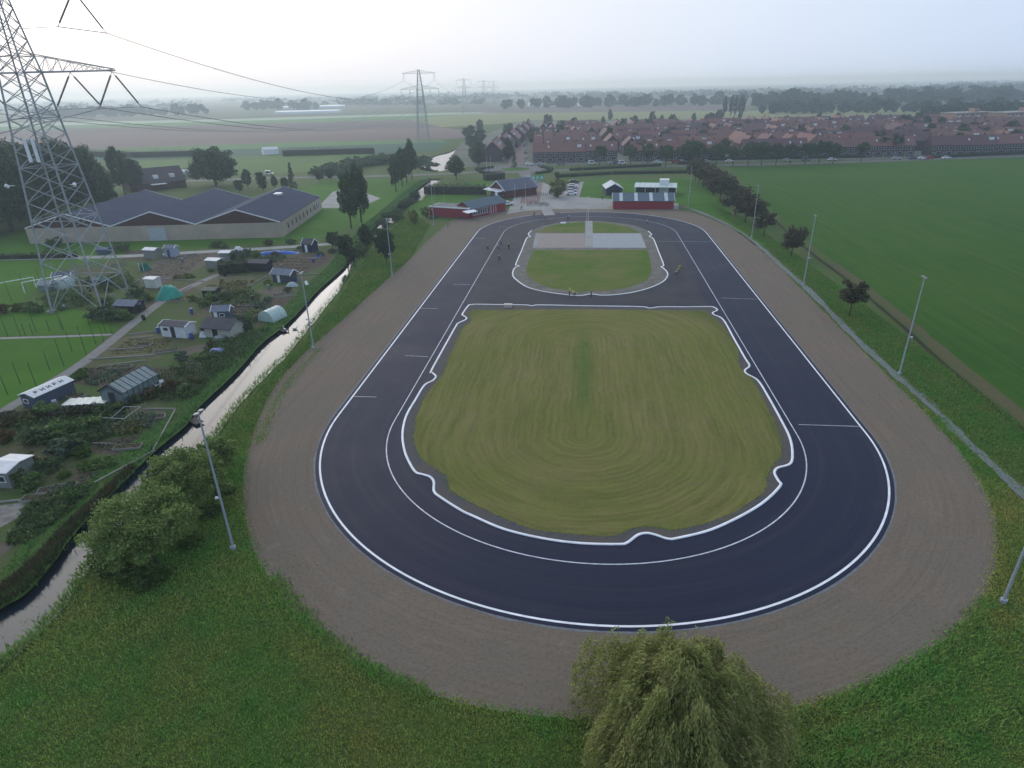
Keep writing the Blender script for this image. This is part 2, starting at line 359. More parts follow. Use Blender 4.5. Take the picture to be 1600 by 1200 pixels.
def _asph(b, l, geo, sep, M, segd, noise, rg, mixc, comb, bump):
    d = segd(TCX, TY1, TY2); P = geo.outputs['Position']
    st = noise(comb(M('MULTIPLY', d, .7), M('MULTIPLY', sep.outputs[0], .02), M('MULTIPLY', sep.outputs[1], .02)), 1, 5)
    big = noise(P, .09, 5); fine = noise(P, 12, 3)
    c = mixc(rg(st, .35, .65), (.009,.012,.032), (.012,.016,.038)); c = mixc(rg(big, .42, .66), c, (.016,.02,.042))
    c = mixc(rg(fine, .5, .72, 0, .4), c, (.03,.032,.045))
    scuff = noise(comb(M('MULTIPLY', sep.outputs[0], .5), M('MULTIPLY', sep.outputs[1], 1.6), 3.), 1, 8, .8)
    c = mixc(rg(scuff, .7, .78, 0, .3), c, (.08,.082,.095))
    sm = M('ABSOLUTE', M('SUBTRACT', M('FRACT', M('DIVIDE', d, 4.05)), .5)); c = mixc(M('MULTIPLY', rg(sm, 0, .012, 1, 0), rg(big, .3, .6, .2, .8)), c, (.005,.006,.012))
    lane = noise(comb(M('MULTIPLY', d, .9), M('MULTIPLY', sep.outputs[0], .012), M('MULTIPLY', sep.outputs[1], .012)), 1.4, 4); c = mixc(rg(lane, .5, .68, 0, .6), c, (.028,.031,.046))
    dust = noise(P, .35, 8, .75); c = mixc(M('MULTIPLY', rg(dust, .55, .75), rg(d, TR-2.5, TR+.3, 0, .35)), c, (.07,.066,.062))
    c = mixc(rg(noise(P, 1.6, 6, .8), .68, .76, 0, .3), c, (.075,.078,.09))
    l(c, b.inputs['Base Color']); l(rg(big, .3, .7, .55, .7), b.inputs['Roughness']); b.inputs['Specular IOR Level'].default_value = .14
    bump(fine, .01)
ASPH = track_nodes('fresh track asphalt', _asph)
# right: crop field, bare strip, ditch
field_edge = [(1140,263),(1165,290),(1220,340),(1285,395),(1345,438),(1430,505),(1500,565),(1620,660),(1760,780)]
def _crop(b, l, geo, sep, M, segd, noise, rg, mixc, comb, bump):
    P = geo.outputs['Position']; u = M('ADD', sep.outputs[0], M('MULTIPLY', sep.outputs[1], .02))
    st = noise(comb(M('MULTIPLY', u, .55), M('MULTIPLY', sep.outputs[1], .012), 0.), 1, 6, .7); row_ = noise(comb(M('MULTIPLY', u, 2.2), M('MULTIPLY', sep.outputs[1], .05), 4.), 1, 5, .7)
    big = noise(P, .018, 5); mid = noise(P, .22, 6, .7); fine = noise(P, 2.2, 8, .8)
    c = mixc(rg(big, .35, .65), (.034,.1,.014), (.05,.12,.017)); c = mixc(rg(st, .4, .68), c, (.066,.126,.018)); c = mixc(rg(row_, .45, .7, 0, .7), c, (.026,.08,.012)); c = mixc(rg(mid, .52, .75, 0, .6), c, (.072,.122,.02)); c = mixc(rg(fine, .5, .75, 0, .5), c, (.02,.06,.01)); c = mixc(rg(fine, .25, .42, .4, 0), c, (.074,.15,.022))
    tr = M('ABSOLUTE', M('SUBTRACT', M('FRACT', M('DIVIDE', u, 21.)), .5)); c = mixc(M('MULTIPLY', rg(tr, .012, .03, 1, 0), rg(mid, .3, .6, .25, .7)), c, (.075,.115,.03))
    l(c, b.inputs['Base Color']); b.inputs['Roughness'].default_value = .9; b.inputs['Specular IOR Level'].default_value = .05; bump(M('ADD', fine, row_), .2)
CROP = track_nodes('green crop', _crop)
band('crop_field', [(1140,262),(1360,255),(1600,246),(1900,236),(2300,300),(2300,900)]+field_edge[::-1], .02, CROP)
fe = catmull([G(*p) for p in field_edge], 6, False)
ribbon('bare_soil_strip', [p+Vector((-.9,0)) for p in fe[20:]], 2.0, .03, mat('dry ditch edge', (.105,.085,.048), (.07,.085,.03), .8, .95, .1, .06, bscale=3), wob=.5)
ribbon('ditch', [p+Vector((-2.7,0)) for p in fe[12:]], .8, .035, mat('ditch mud', (.03,.024,.016), (.045,.035,.02), 1.5, .9, .1), wob=.5)
GRAV = mat('grey gravel', (.19,.2,.215), (.13,.14,.15), 2.5, .9, .2, .05, bscale=9)
gp = catmull([G(*p) for p in [(1060,322),(1085,328),(1135,350),(1180,380),(1225,420),(1262,452),(1300,490),(1350,540),(1400,585),(1450,628),(1500,680),(1545,722),(1600,772),(1680,845)]], 6, False)
ribbon('gravel_path', gp, 1.25, .03, GRAV, wob=.7)
def stadium(r, cx=TCX, y1=TY1, y2=TY2, n=90):
    o = [Vector((cx+r*math.cos(t), y1+r*math.sin(t))) for t in np.linspace(math.pi, 2*math.pi, n)]
    return o+[Vector((cx+r*math.cos(t), y2+r*math.sin(t))) for t in np.linspace(0, math.pi, n)]
tag(link('track_shoulder', poly_mesh('track_shoulder', wob(stadium(TR+.68), .16), .04, GRAV)), kind='structure')
tag(link('track_asphalt', poly_mesh('track_asphalt', stadium(TR+.5), .05, ASPH)), kind='structure')
def old_asph(b, l, geo, sep, M, segd, noise, rg, mixc, comb, bump):
    P = geo.outputs['Position']; big = noise(P, .16, 5); fine = noise(P, 9, 3)
    c = mixc(rg(big, .35, .62), (.021,.023,.036), (.036,.036,.042)); c = mixc(rg(fine, .5, .72, 0, .5), c, (.045,.045,.05))
    l(c, b.inputs['Base Color']); b.inputs['Roughness'].default_value = .68; b.inputs['Specular IOR Level'].default_value = .14; bump(fine, .01)
OLDA = track_nodes('older asphalt', old_asph)
ground_poly('inner_loop_asphalt', [(752,372),(800,352),(860,342),(915,340),(990,345),(1040,360),(1062,395),(1085,430),(1095,460),(1104,478),(735,475),(742,450),(748,420),(750,395)], .056, OLDA)
LINEW = mat('white line paint', (.78,.8,.84), (.56,.58,.62), .9, .5, c3=(.66,.67,.68), scale3=.15, lo=.42, hi=.7)
LINET = mat('thin worn line paint', (.62,.64,.7), (.36,.38,.44), 1.5, .5)
st_ = stadium(TR)
gate = [i for i, p in enumerate(st_) if p.y > TY2 and -13.5 < p.x < -8.7]
P2 = st_[gate[-1]+1:] + st_[:gate[0]]
ribbon('outer_line', P2, .21, .062, LINEW)
ribbon('lane_line', stadium(TR-7.9, TCX-.2, TY1-.9, TY2-.3), .13, .064, LINET, closed=True)
def line_px(a, b, wd=.1): ribbon('distance_line', [G(*a), G(*b)], wd, .066, LINET)
for a, b in [((552,620),(588,621)),((633,556),(669,558)),((656,482),(684,482.5)),((708,444.5),(734,445)),((742,372.5),(757,372.8)),((780,354.5),(797,355)),((1028,377.3),(1111,378)),((1127,466),(1183,468)),((1248,664),(1345,667))]: line_px(a, b)
# big infield: kerb, gravel verge, mown grass
kerb_px = [(745,476),(737,476.6),(732,478),(722.7,491),(724,493.5),(729,497.3),(727.3,500.2),(716.2,505.5),(712,511),(693,545),(674,580),(675.5,583),(681,588),(680,591.5),(676,595.5),(663,603),(650,624),(637,646),(631,664),(629,684),(632,704),(638,720),(649,738),(660,742),(672,746),(678,754),(678.5,769),(690,779),(720,798),(740,807.5),(787.5,827.7),(847,842),(906,849.8),(965.7,851.4),(980,849),(996.5,837),(1011,834),(1025,837),(1044,843),(1060,841.5),(1110,829),(1160,806),(1195,784),(1219,760),(1216,752),(1210,740),(1215,732),(1235,725),(1238,707),(1234,685),(1222,660),(1200,620),(1184,595),(1167,585),(1164,579),(1171,572),(1164,560),(1147,530),(1130,500),(1116,492.5),(1113.7,489),(1121,485),(1115,480.5),(1107,479.7),(1070,480),(1032,480),(1015,482),(1000,479.7),(920,478.5),(845,477),(832,478.3),(820,477),(780,476.5)]
kw = catmull([G(*p) for p in kerb_px], 5)
tag(link('infield_verge', poly_mesh('infield_verge', kw, .066, mat('dark grey grit', (.085,.088,.1), (.065,.066,.074), 2.5, .9, .1, .04, bscale=8, c3=(.1,.085,.072), scale3=.3))), kind='structure')
ribbon('infield_kerb', kw, .27, .07, LINEW, closed=True, h=.05)
gin_px = [(742,485),(734,491),(735,503),(724,512),(714,532),(704,553),(691,585),(672,610),(655,640),(648,670),(650,700),(662,720),(690,738),(700,750),(703,765),(730,783),(770,802),(830,826),(880,834),(950,838),(990,827),(1015,823),(1060,828),(1120,812),(1165,790),(1195,765),(1198,745),(1205,730),(1220,712),(1220,690),(1210,660),(1190,620),(1175,592),(1155,572),(1151,545),(1130,512),(1104,489),(1080,486),(900,484),(780,485)]
gw = wob(catmull([G(*p) for p in gin_px], 10), .22)
def _mown(b, l, geo, sep, M, segd, noise, rg, mixc, comb, bump):
    P = geo.outputs['Position']; w_ = noise(P, .16, 4); w2 = noise(P, .9, 4); d = M('ADD', segd(0.3, 66, 98), M('MULTIPLY', w_, 1.6))
    s = M('SINE', M('ADD', M('MULTIPLY', d, 8.2), M('MULTIPLY', w2, 3.5)))
    st = noise(comb(M('MULTIPLY', d, 1.3), M('MULTIPLY', sep.outputs[0], .1), M('MULTIPLY', sep.outputs[1], .1)), 1, 7, .75)
    big = noise(P, .08, 5); fine = noise(P, 4.2, 8, .8); mid = noise(P, .55, 6, .7)
    c = mixc(rg(big, .36, .64), (.145,.158,.036), (.195,.174,.062)); c = mixc(rg(st, .42, .72), c, (.09,.104,.026)); c = mixc(rg(mid, .5, .72, 0, .7), c, (.16,.132,.062)); c = mixc(rg(mid, .25, .45, .5, 0), c, (.085,.12,.028))
    ok = rg(noise(P, .1, 3), .44, .6); c = mixc(M('MULTIPLY', rg(s, .3, 1., 0, .3), ok), c, (.07,.08,.022))
    c = mixc(rg(fine, .48, .72, 0, .55), c, (.2,.18,.075)); c = mixc(rg(fine, .28, .45, .55, 0), c, (.06,.075,.018))
    dx = M('ABSOLUTE', M('SUBTRACT', sep.outputs[0], M('ADD', -.6, M('MULTIPLY', w_, 2.)))); yy = M('MULTIPLY', rg(sep.outputs[1], 70, 76), rg(sep.outputs[1], 96, 104, 1, 0))
    c = mixc(M('MULTIPLY', M('MULTIPLY', rg(dx, .3, 1.9, .75, 0), yy), rg(mid, .3, .6, .3, 1)), c, (.055,.115,.02))
    rim = M('MULTIPLY', rg(d, 22, 26.5), rg(fine, .35, .6)); c = mixc(M('MULTIPLY', rim, .75), c, (.05,.082,.016))
    l(c, b.inputs['Base Color']); b.inputs['Roughness'].default_value = .95; b.inputs['Specular IOR Level'].default_value = .08
    bump(M('ADD', M('MULTIPLY', s, .1), fine), .12)
MOWN = track_nodes('mown infield grass', _mown)
tag(link('infield_grass', poly_mesh('infield_grass', gw, .076, MOWN)), kind='structure')
# small infield with paved platform
k2_px = [(830.7,360.6),(826,365),(826,367.5),(828.6,370.6),(823,372.5),(815,392),(806,413),(808,414.8),(811,416),(804.5,419),(801.5,425),(801.5,431),(806,437),(823.7,449),(850,456),(885,461),(906,462.6),(923.5,460),(944.5,462),(981,458.6),(1011,451.6),(1033.7,442),(1042.5,433),(1042.5,426),(1037,420),(1033,416.8),(1037,414.5),(1030,396),(1022,375.5),(1018,371.3),(1014.5,370),(1018,366.7),(1012.7,361.5)]
k2top = [(1000,356),(985,351.5),(950,347),(912,345.3),(880,347.5),(850,353)]
k2w = catmull([G(*p) for p in k2_px], 5, False); k2all = catmull([G(*p) for p in k2_px+k2top], 5)
VERGE2 = mat('stony infield verge', (.13,.125,.12), (.2,.18,.16), 2.2, .9, .2, .06, c3=(.1,.1,.08), scale3=.4, bscale=6)
tag(link('small_infield_verge', poly_mesh('small_infield_verge', k2all, .066, VERGE2)), kind='structure')
ribbon('small_infield_kerb', k2w, .26, .07, LINEW, h=.05)
INF2 = mat('short infield grass', (.056,.125,.013), (.082,.132,.02), .35, .9, .05, .05, c3=(.135,.14,.045), scale3=.1, bscale=6)
ground_poly('small_infield_grass', [(833,391),(1011,391),(1016,405),(1018,424),(1012,438),(985,449),(945,455),(905,456.5),(862,451),(836,441),(823,430),(822,420),(827,405)], .074, INF2)
ground_poly('small_infield_grass', [(842,364),(838,362),(860,353),(885,349),(914,347.5),(914,364)], .074, INF2)
ground_poly('small_infield_grass', [(926,347.5),(960,350),(985,356),(1000,364),(926,364)], .074, INF2)
ground_poly('paved_platform', [(843,365),(914,365),(914,387.5),(833,387.5)], .078, PAVEP)
ground_poly('paved_platform', [(926,365),(1001,365),(1010,387.5),(926,387.5)], .078, mat('bluish paving', (.29,.31,.32), (.25,.27,.28), .8, .8))
ground_poly('paved_platform_edge', [(837,365),(845,365),(838,387.5),(832,387.5)], .081, PAVE)
ground_poly('paved_walk', [(914.5,345.5),(925.5,345.5),(927,387.7),(914,387.7)], .084, PAVE)
# paved yard and roads
ground_poly('club_yard', [(792,335),(806,300),(818,285),(850,285),(862,292),(880,290),(912,284),(905,308),(1060,318),(1060,327),(905,327),(860,327),(815,330)], .034, PAVE)
ground_poly('club_driveway', [(812,318),(822,286),(848,286),(842,318)], .04, BRICKR)
ground_poly('track_entrance', [(843,322),(858,322),(868,336),(850,337)], .057, PAVE)
def road(name, pts, wd, m=ROADM, z=.06): return ribbon(name, catmull([G(*p) for p in pts], 6, False), wd, z, m)
road('main_road', [(120,290),(400,279),(560,276),(690,272),(770,267.5)], 6.5)
road('main_road', [(845,267.5),(960,262.5),(1060,259.5),(1180,257),(1330,253),(1480,248),(1640,243)], 7)
road('village_street', [(806,257),(808,240),(810,225),(812,212),(813,200)], 9, BRICKR)
rc = G(805,264.5)
tag(link('roundabout_road', poly_mesh('roundabout_road', [rc+Vector((math.cos(t), math.sin(t)))*16 for t in np.linspace(0, 6.28, 40)[:-1]], .068, ROADM)), kind='structure')
tag(link('roundabout_island', poly_mesh('roundabout_island', [rc+Vector((math.cos(t), math.sin(t)))*7.5 for t in np.linspace(0, 6.28, 40)[:-1]], .074, LAWN)), kind='structure')
road('club_access', [(818,268),(826,278),(832,290)], 6, ROADM, .05)
ground_poly('village_ground', [Vector((-75,346)), Vector((240,372)), Vector((420,420)), Vector((640,560)), Vector((620,760)), Vector((300,870)), Vector((40,800)), Vector((-80,820)), Vector((-95,500))], .026, mat('streets and gardens', (.13,.12,.11), (.06,.09,.04), .05, .9), world=True)
ground_poly('warehouse_yard', [(495,325),(520,300),(545,292),(595,310),(560,325)], .03, PAVE)
# allotment ground
ALLOT = mat('allotment ground', (.065,.085,.03), (.105,.08,.056), .4, .95, .1, .12, c3=(.06,.1,.028), scale3=.1, bscale=3, lo=.4, hi=.56)
al_px = [(110,412),(240,400),(330,394),(480,381),(545,378),(560,388),(532,412),(495,448),(440,503),(405,532),(365,577),(305,632),(285,662),(240,700),(190,748),(120,820),(0,935),(-160,1060),(-260,960),(-200,780),(-20,655),(35,622),(130,560),(190,512),(120,470),(60,470),(60,450)]
ground_poly('allotment_ground', al_px, .024, ALLOT)
road('allotment_path', [(-90,720),(-20,660),(40,622),(118,575),(165,540),(205,508),(262,465),(300,447),(342,429),(372,421)], 2.0, mat('gravel track', (.21,.2,.19), (.15,.145,.14), .9, .9), .045)
road('service_road', [(-200,411),(0,405),(180,401),(310,394),(420,388),(520,381)], 3.2, PAVE, .04)
road('sports_path', [(-120,534),(0,529),(100,526),(175,523)], .9, PAVE, .045)
# ================================================================== VEGETATION
def leafquads(C, size, asp=.55, droop=0.0, jitter=.35):
    n = len(C); a = rng.normal(size=(n, 3)); a[:, 2] -= droop; a /= np.linalg.norm(a, axis=1)[:, None]
    b = np.cross(a, rng.normal(size=(n, 3))); b /= np.linalg.norm(b, axis=1)[:, None]
    s = (size*(1+jitter*rng.uniform(-1, 1, n)))[:, None]; a = a*s*.5; b = b*s*.5*asp
    V = np.stack([C-a, C+b, C+a, C-b], 1).reshape(-1, 3); return V, np.arange(4*n).reshape(-1, 4)
def crown_pts(rx, rz, cz, ncl, nleaf, rc=.3, shape='round', flat=.0):
    d = rng.normal(size=(ncl, 3)); d /= np.linalg.norm(d, axis=1)[:, None]
    r = rng.uniform(.35, 1., ncl)**.6*rng.uniform(.82, 1.08, ncl)
    c = d*r[:, None]
    if shape == 'poplar': pr = np.clip(1-np.abs(c[:, 2]+.15)**2.2, .12, 1)**.5; c[:, :2] *= (pr/np.maximum(np.sqrt(np.clip(1-c[:, 2]**2, .05, 1)), .2))[:, None]
    if shape == 'cone': c[:, 2] = rng.uniform(-1, 1, ncl)**1; k = (1-(c[:, 2]+1)/2)*.95+.05; t = rng.uniform(0, 6.283, ncl); q = np.sqrt(rng.uniform(.2, 1, ncl)); c[:, 0] = np.cos(t)*q*k; c[:, 1] = np.sin(t)*q*k
    if shape == 'dome': c[:, 2] = np.where(c[:, 2] < -.35, c[:, 2]*.5-.1, c[:, 2])
    per = rng.integers(0, ncl, nleaf); sz = rng.uniform(.6, 1.3, ncl)*rc
    g = rng.normal(size=(nleaf, 3)); g /= np.linalg.norm(g, axis=1)[:, None]; g *= (rng.uniform(0, 1, nleaf)**.45)[:, None]
    p = c[per]*(1, 1, 1)+g*sz[per][:, None]*np.array([1, 1, .75])
    return p*np.array([rx, rx, rz])+np.array([0, 0, cz])
def leafmat(name, c, c2, transl=.22, objrand=.12): return mat(name, c, c2, .5, .65, .25, transl=transl, island=True, objrand=objrand)
LF = leafmat('green foliage', (.042,.078,.026), (.068,.108,.034))
LFD = leafmat('dark foliage', (.036,.066,.03), (.056,.088,.036))
LFB = leafmat('bronze foliage', (.066,.066,.032), (.09,.08,.04))
LFY = leafmat('yellow-green foliage', (.085,.1,.022), (.12,.115,.028))
LFW = leafmat('willow foliage', (.21,.25,.07), (.32,.32,.12), .45, 0)
LFN = leafmat('alder foliage', (.13,.21,.055), (.22,.28,.085), .4, .05)
LFG = leafmat('grey-green foliage', (.07,.11,.065), (.1,.14,.085))
BARK = mat('bark', (.07,.058,.045), (.045,.038,.03), 4, .9)
def trunk_mesh(h, r, limbs, reach, z0, lean=0):
    b = MB(); b.bar((0,0,-.1), (lean*.4, 0, h*.5), r, n=7, r2=r*.75); b.bar((lean*.4,0,h*.5), (lean, 0, h), r*.75, n=6, r2=r*.3)
    for i in range(limbs):
        t = i*2.4+.5; z = z0+(h-z0)*.75*i/limbs; e_ = (math.cos(t)*reach, math.sin(t)*reach, z+reach*(.55+.25*rnd.random()))
        b.bar((lean*z/h, 0, z), e_, r*.42, n=5, r2=r*.12)
    return b.mesh('trunk', BARK)
TREE = {}
def mk(kind, rx, rz, cz, ncl, nl, size, m, shape='round', rc=.3, th=None, tr=.16, limbs=6, variants=2):
    L_ = []
    for v in range(variants):
        P = crown_pts(rx, rz, cz, ncl, nl, rc, shape); V, F = leafquads(P, size, .6)
        L_.append((trunk_mesh(th or cz, tr, limbs, rx*.55, max(cz-rz*.7, .8)), npmesh('crown', V, F, m)))
    TREE[kind] = (L_, cz+rz, rx)
mk('round', 3, 3.1, 5.0, 70, 4600, .46, LF, variants=3)
mk('dark', 3, 3.4, 5.0, 70, 4600, .48, LFD, variants=3)
mk('street', 2.6, 2.5, 5.2, 55, 3800, .42, LF, variants=3)
mk('bronze', 2.1, 2.0, 3.4, 45, 3400, .34, LFB, tr=.1, variants=2)
mk('poplar', 2.7, 6.6, 9.5, 120, 10000, .5, LF, 'poplar', .26, 10, .28, 9)
mk('slim', 1.3, 6, 7, 60, 3000, .45, LFD, 'poplar', .25, 7, .2, 6, 1)
mk('conifer', 1.6, 4.2, 4.6, 70, 2600, .32, LFD, 'cone', .16, 6, .15, 6, 1)
mk('far', 4, 4.4, 4.8, 36, 1700, 1.05, LFD, rc=.36, variants=3)
mk('big', 6, 7, 7.6, 150, 12000, .6, LFD, 'dome', .26, 10, .35, 9, 2)
mk('bushy', 6, 6.4, 6.3, 170, 14000, .62, LFD, 'dome', .25, 9, .35, 9, 2)
mk('yellow', 2.6, 2.2, 2.6, 50, 2600, .34, LFY, variants=1)
_tn = [0]
def tree(kind, pos, h, wf=1.0, name='tree', label=None, group=None, cat='tree'):
    L_, H0, R0 = TREE[kind]; _tn[0] += 1; tm, cm = L_[_tn[0] % len(L_)]
    p = G(*pos) if not isinstance(pos, Vector) else pos
    s = h/H0; o = empty(name, (p.x, p.y, 0), rnd.uniform(0, 6.28), (s*wf, s*wf, s)); tag(o, label, cat, group)
    link('trunk', tm, o); link('crown', cm, o); return o
# shrubs: one leafy mesh each
SHR = {}
for nm, m_ in (('green', leafmat('green shrub leaf', (.075,.14,.036), (.11,.175,.048))), ('dark', leafmat('dark shrub leaf', (.05,.092,.036), (.075,.12,.044))), ('yellow', LFY), ('grey', LFG), ('rust', leafmat('rusty foliage', (.085,.055,.022), (.065,.06,.022))), ('lime', leafmat('lime foliage', (.075,.13,.022), (.055,.105,.02)))):
    SHR[nm] = []
    for v in range(2):
        P = crown_pts(1, .8, .62, 26, 900, .36, 'dome'); P[:, 2] = np.abs(P[:, 2]); V, F = leafquads(P, .24, .6); SHR[nm].append(npmesh('shrub', V, F, m_))
def shrub(c, px, r, h=None, label=None, group=None, name='shrub'):
    p = G(*px) if not isinstance(px, Vector) else px; h = h or r*1.3
    o = link(name, SHR[c][rnd.randrange(2)], None, (p.x, p.y, -.03), rnd.uniform(0, 6.28), (r, r, h/1.42))
    return tag(o, label, 'shrub', group)
def hedge(pts, wd, h, label, m=HEDGE, group=None, dens=26, world=False, name='hedge'):
    P = pts if world else [G(*p) for p in pts]
    b = MB(); C = []
    for a, c in zip(P, P[1:]):
        d = c-a; Ln = d.length; d = d/Ln; n = Vector((-d.y, d.x)); k = max(30, int(Ln*(wd+2*h)*dens))
        t = rng.uniform(0, Ln, k); s = rng.uniform(0, wd+2*h, k)+rng.normal(0, .03, k)
        off = np.where(s < h, -wd/2, np.where(s < h+wd, s-h-wd/2, wd/2)); z = np.where(s < h, s, np.where(s < h+wd, h, wd+2*h-s))
        off = off+rng.normal(0, .08*wd, k); z = np.clip(z+rng.normal(0, .1, k)+.12*h*np.sin(t*1.7+off), .02, None)
        C.append(np.stack([a.x+d.x*t+n.x*off, a.y+d.y*t+n.y*off, z], 1))
        q = [a-n*wd*.4, c-n*wd*.4, c+n*wd*.4, a+n*wd*.4]; b.hexa([(v.x, v.y, 0) for v in q]+[(v.x, v.y, h*.86) for v in q])
    V, F = leafquads(np.vstack(C), .3, .7)
    o = link(name, npmesh('hedge', V, F, m)); core = b.obj('hedge_core', mat('hedge twigs', (.02,.022,.012)), o)
    return tag(o, label, 'hedge', group)
# --- weeping willow at the bottom edge
def willow(pos, h, r):
    o = empty('weeping_willow', (pos.x, pos.y, 0)); tag(o, 'large weeping willow with drooping yellow-green strands beside the dirt ring', 'tree')
    b = MB(); b.bar((0,0,-.1), (.2,.1,2.6), .5, n=9, r2=.38); tops = []
    for i in range(9):
        t = i*2.4; rr = r*.45*(.5+.5*rnd.random()); e_ = (math.cos(t)*rr, math.sin(t)*rr, h*(.62+.25*rnd.random())); b.bar((.2,.1,2.4+.1*i), e_, .2, n=6, r2=.06); tops.append(e_)
    b.obj('trunk', BARK, o)
    ns = 6200; th = rng.uniform(0, 6.283, ns); u = np.sqrt(rng.uniform(0, 1, ns))
    lob = 1+.16*np.sin(th*3+1)+.12*np.sin(th*5+2)+.1*np.sin(th*8)
    bx = np.cos(th)*u*r*.86*lob; by = np.sin(th)*u*r*.86*lob
    clump = .5+.5*np.sin(bx*2.1+1.3*np.sin(by*1.3))*np.sin(by*1.9+.9*np.sin(bx*1.7))
    tier = np.where(rng.uniform(0, 1, ns) < .6, 1., rng.uniform(.35, 1, ns)); bz = h*(1-.55*u**2.2)*tier+(clump-.5)*2.6+rng.normal(0, .35, ns)-.25
    ln = rng.uniform(.9, 3.2, ns)*(.6+.7*u)*(.5+.8*clump); K = 15; pts = []; dirs = []
    for k in range(K):
        f = k/(K-1); outw = .55*(1-(1-f)**2)*(.6+.5*u)
        px_ = bx+np.cos(th)*outw+rng.normal(0, .05, ns); py_ = by+np.sin(th)*outw+rng.normal(0, .05, ns); pz = bz+.25*np.sin(f*2.2)-ln*f**1.25
        pts.append(np.stack([px_, py_, np.maximum(pz, .1)], 1)); dirs.append(np.stack([np.cos(th)*(1-f)*.8, np.sin(th)*(1-f)*.8, np.full(ns, -.25-f)], 1))
    C = np.vstack(pts); D = np.vstack(dirs)+rng.normal(0, .32, (ns*K, 3)); D /= np.linalg.norm(D, axis=1)[:, None]
    B = np.cross(D, rng.normal(size=C.shape)); B /= np.linalg.norm(B, axis=1)[:, None]
    s = rng.uniform(.14, .3, len(C))[:, None]; a = D*s*.62; bb = B*s*.15
    V = np.stack([C-a, C+bb, C+a, C-bb], 1).reshape(-1, 3); link('crown', npmesh('crown', V, np.arange(len(V)).reshape(-1, 4), LFW), o)
    ns2 = 60; tw = MB()
    for i in range(ns2):
        j = rnd.randrange(ns); q0 = pts[0][j]; q1 = pts[K//2][j]; tw.bar((q0[0]*.55, q0[1]*.55, q0[2]*.8), tuple(q0), .03, n=3, r2=.015); tw.bar(tuple(q0), tuple(q1), .015, n=3, r2=.006)
    tag(tw.obj('branches', mat('yellow twig bark', (.2,.16,.06)), o), kind='stuff')
willow(G(1047,1200), 9.0, 6.2)
# --- two alders by the canal
def near_tree(pos, h, r, label, nl=26000, lean=.8):
    o = empty('alder_tree', (pos.x, pos.y, 0), rnd.uniform(0, 6)); tag(o, label, 'tree', 'alders on the canal bank')
    link('trunk', trunk_mesh(h*.75, .17, 9, r*.6, h*.22, lean), o)
    P = crown_pts(r, h*.4, h*.58, 150, nl, .21, 'dome'); V, F = leafquads(P, .21, .7, .3); link('crown', npmesh('crown', V, F, LFN), o)
near_tree(G(306,806), 7.6, 3.7, 'bushy alder tree with its bare trunk showing beside the near floodlight pole')
near_tree(G(243,880), 7.4, 4.7, 'broad low alder tree leaning over the canal water', 30000, -.8)
near_tree(G(345,745), 5.0, 2.4, 'small alder sapling behind the near floodlight pole', 9000, .3)
for p_, r_ in (((165,872),1.3),((180,890),1.5),((205,905),1.4),((230,915),1.2),((160,850),1.2),((250,905),1.1),((190,850),1.6),((300,850),1.2),((330,800),1.3),((350,770),1.2)): shrub('lime', p_, r_, r_*.9, 'low green weeds under the alder trees on the canal bank', 'weeds under the alders')
# --- other single trees
tree('poplar', (549,357), 16.8, .95, 'poplar_tree', 'dark upright poplar on the lawn past the beige warehouse', 'poplar pair on the warehouse lawn')
tree('poplar', (565,348), 17.5, 1.0, 'poplar_tree', 'dark upright poplar on the lawn past the beige warehouse', 'poplar pair on the warehouse lawn')
for b_, h_ in (((619,300),14.5),((629,292),15.5),((636,286),15),((644,280),17)): tree('poplar', b_, h_, .95, 'poplar_tree', 'poplar in the dense row where the road crosses the canal', 'poplar row beside the canal')
tree('round', (713,281), 10.5, 1.0, 'round_tree', 'round green tree beside the pond and road', None)
tree('bushy', (338,291), 16, 1.35, 'broad_tree', 'very broad round dark tree behind the beige warehouse')
for b_, h_ in (((375,303),6),((388,296),8),((408,292),6.5),((412,300),7),((430,296),5.5),((447,300),6)): tree('dark', b_, h_, .8, 'clipped_tree', 'small round dark tree on the lawn behind the warehouse', 'small trees behind the warehouse')
tree('conifer', (458,296), 10.5, 1.15, 'conifer_tree', 'dark conical conifer behind the warehouse roof')
for b_, h_ in (((500,285),5),((516,282),5.5),((533,283),4.5)): tree('dark', b_, h_, 1, 'small_tree', 'small dark tree along the road by the parked white van', 'small trees by the road')
for b_, h_, wf in (((-30,372),27,1.1),((20,362),28,1.1),((72,350),28,1),((112,338),27,1),((150,332),24,.9),((0,345),27,1.2),((55,330),27,1.2),((100,318),26,1.1),((140,312),23,1),((-70,345),28,1.2),((30,318),25,1.2),((-120,372),27,1.1),((-150,340),27,1.2),((165,326),17,.9)):
    tree('bushy', b_, h_*.88, wf*.78, 'woodland_tree', 'tall dark tree in the wood behind the lattice pylon', 'wood behind the near pylon')
tree('big', (196,305), 19.5, .55, 'tall_tree', 'tall slender dark tree standing free beside the farmhouse')
tree('dark', (215,300), 13, .9, 'dark_tree', 'dark tree under the tall slender one beside the farmhouse')
for b_, h_, wf in (((604,412),8.5,.75),((543,412),7.5,.8),((572,388),6,.9),((520,388),4.5,.9)): tree('dark', b_, h_, wf, 'bank_tree', 'dark ragged tree hanging over the narrow canal stretch', 'trees over the canal')
tree('yellow', (647,352), 4.8, .6, 'sapling', 'pale sapling on the bank beside the red clubhouse')
tree('yellow', (665,340), 3.5, .8, 'sapling', 'low yellowish bush at the end of the red clubhouse')
tree('yellow', (872,308), 6.6, 1.05, 'yellow_bush_tree', 'rounded yellow-green tree between the driveway and parked cars')
tree('round', (870,283), 4, .7, 'small_tree', 'little tree on the verge by the roundabout hedge')
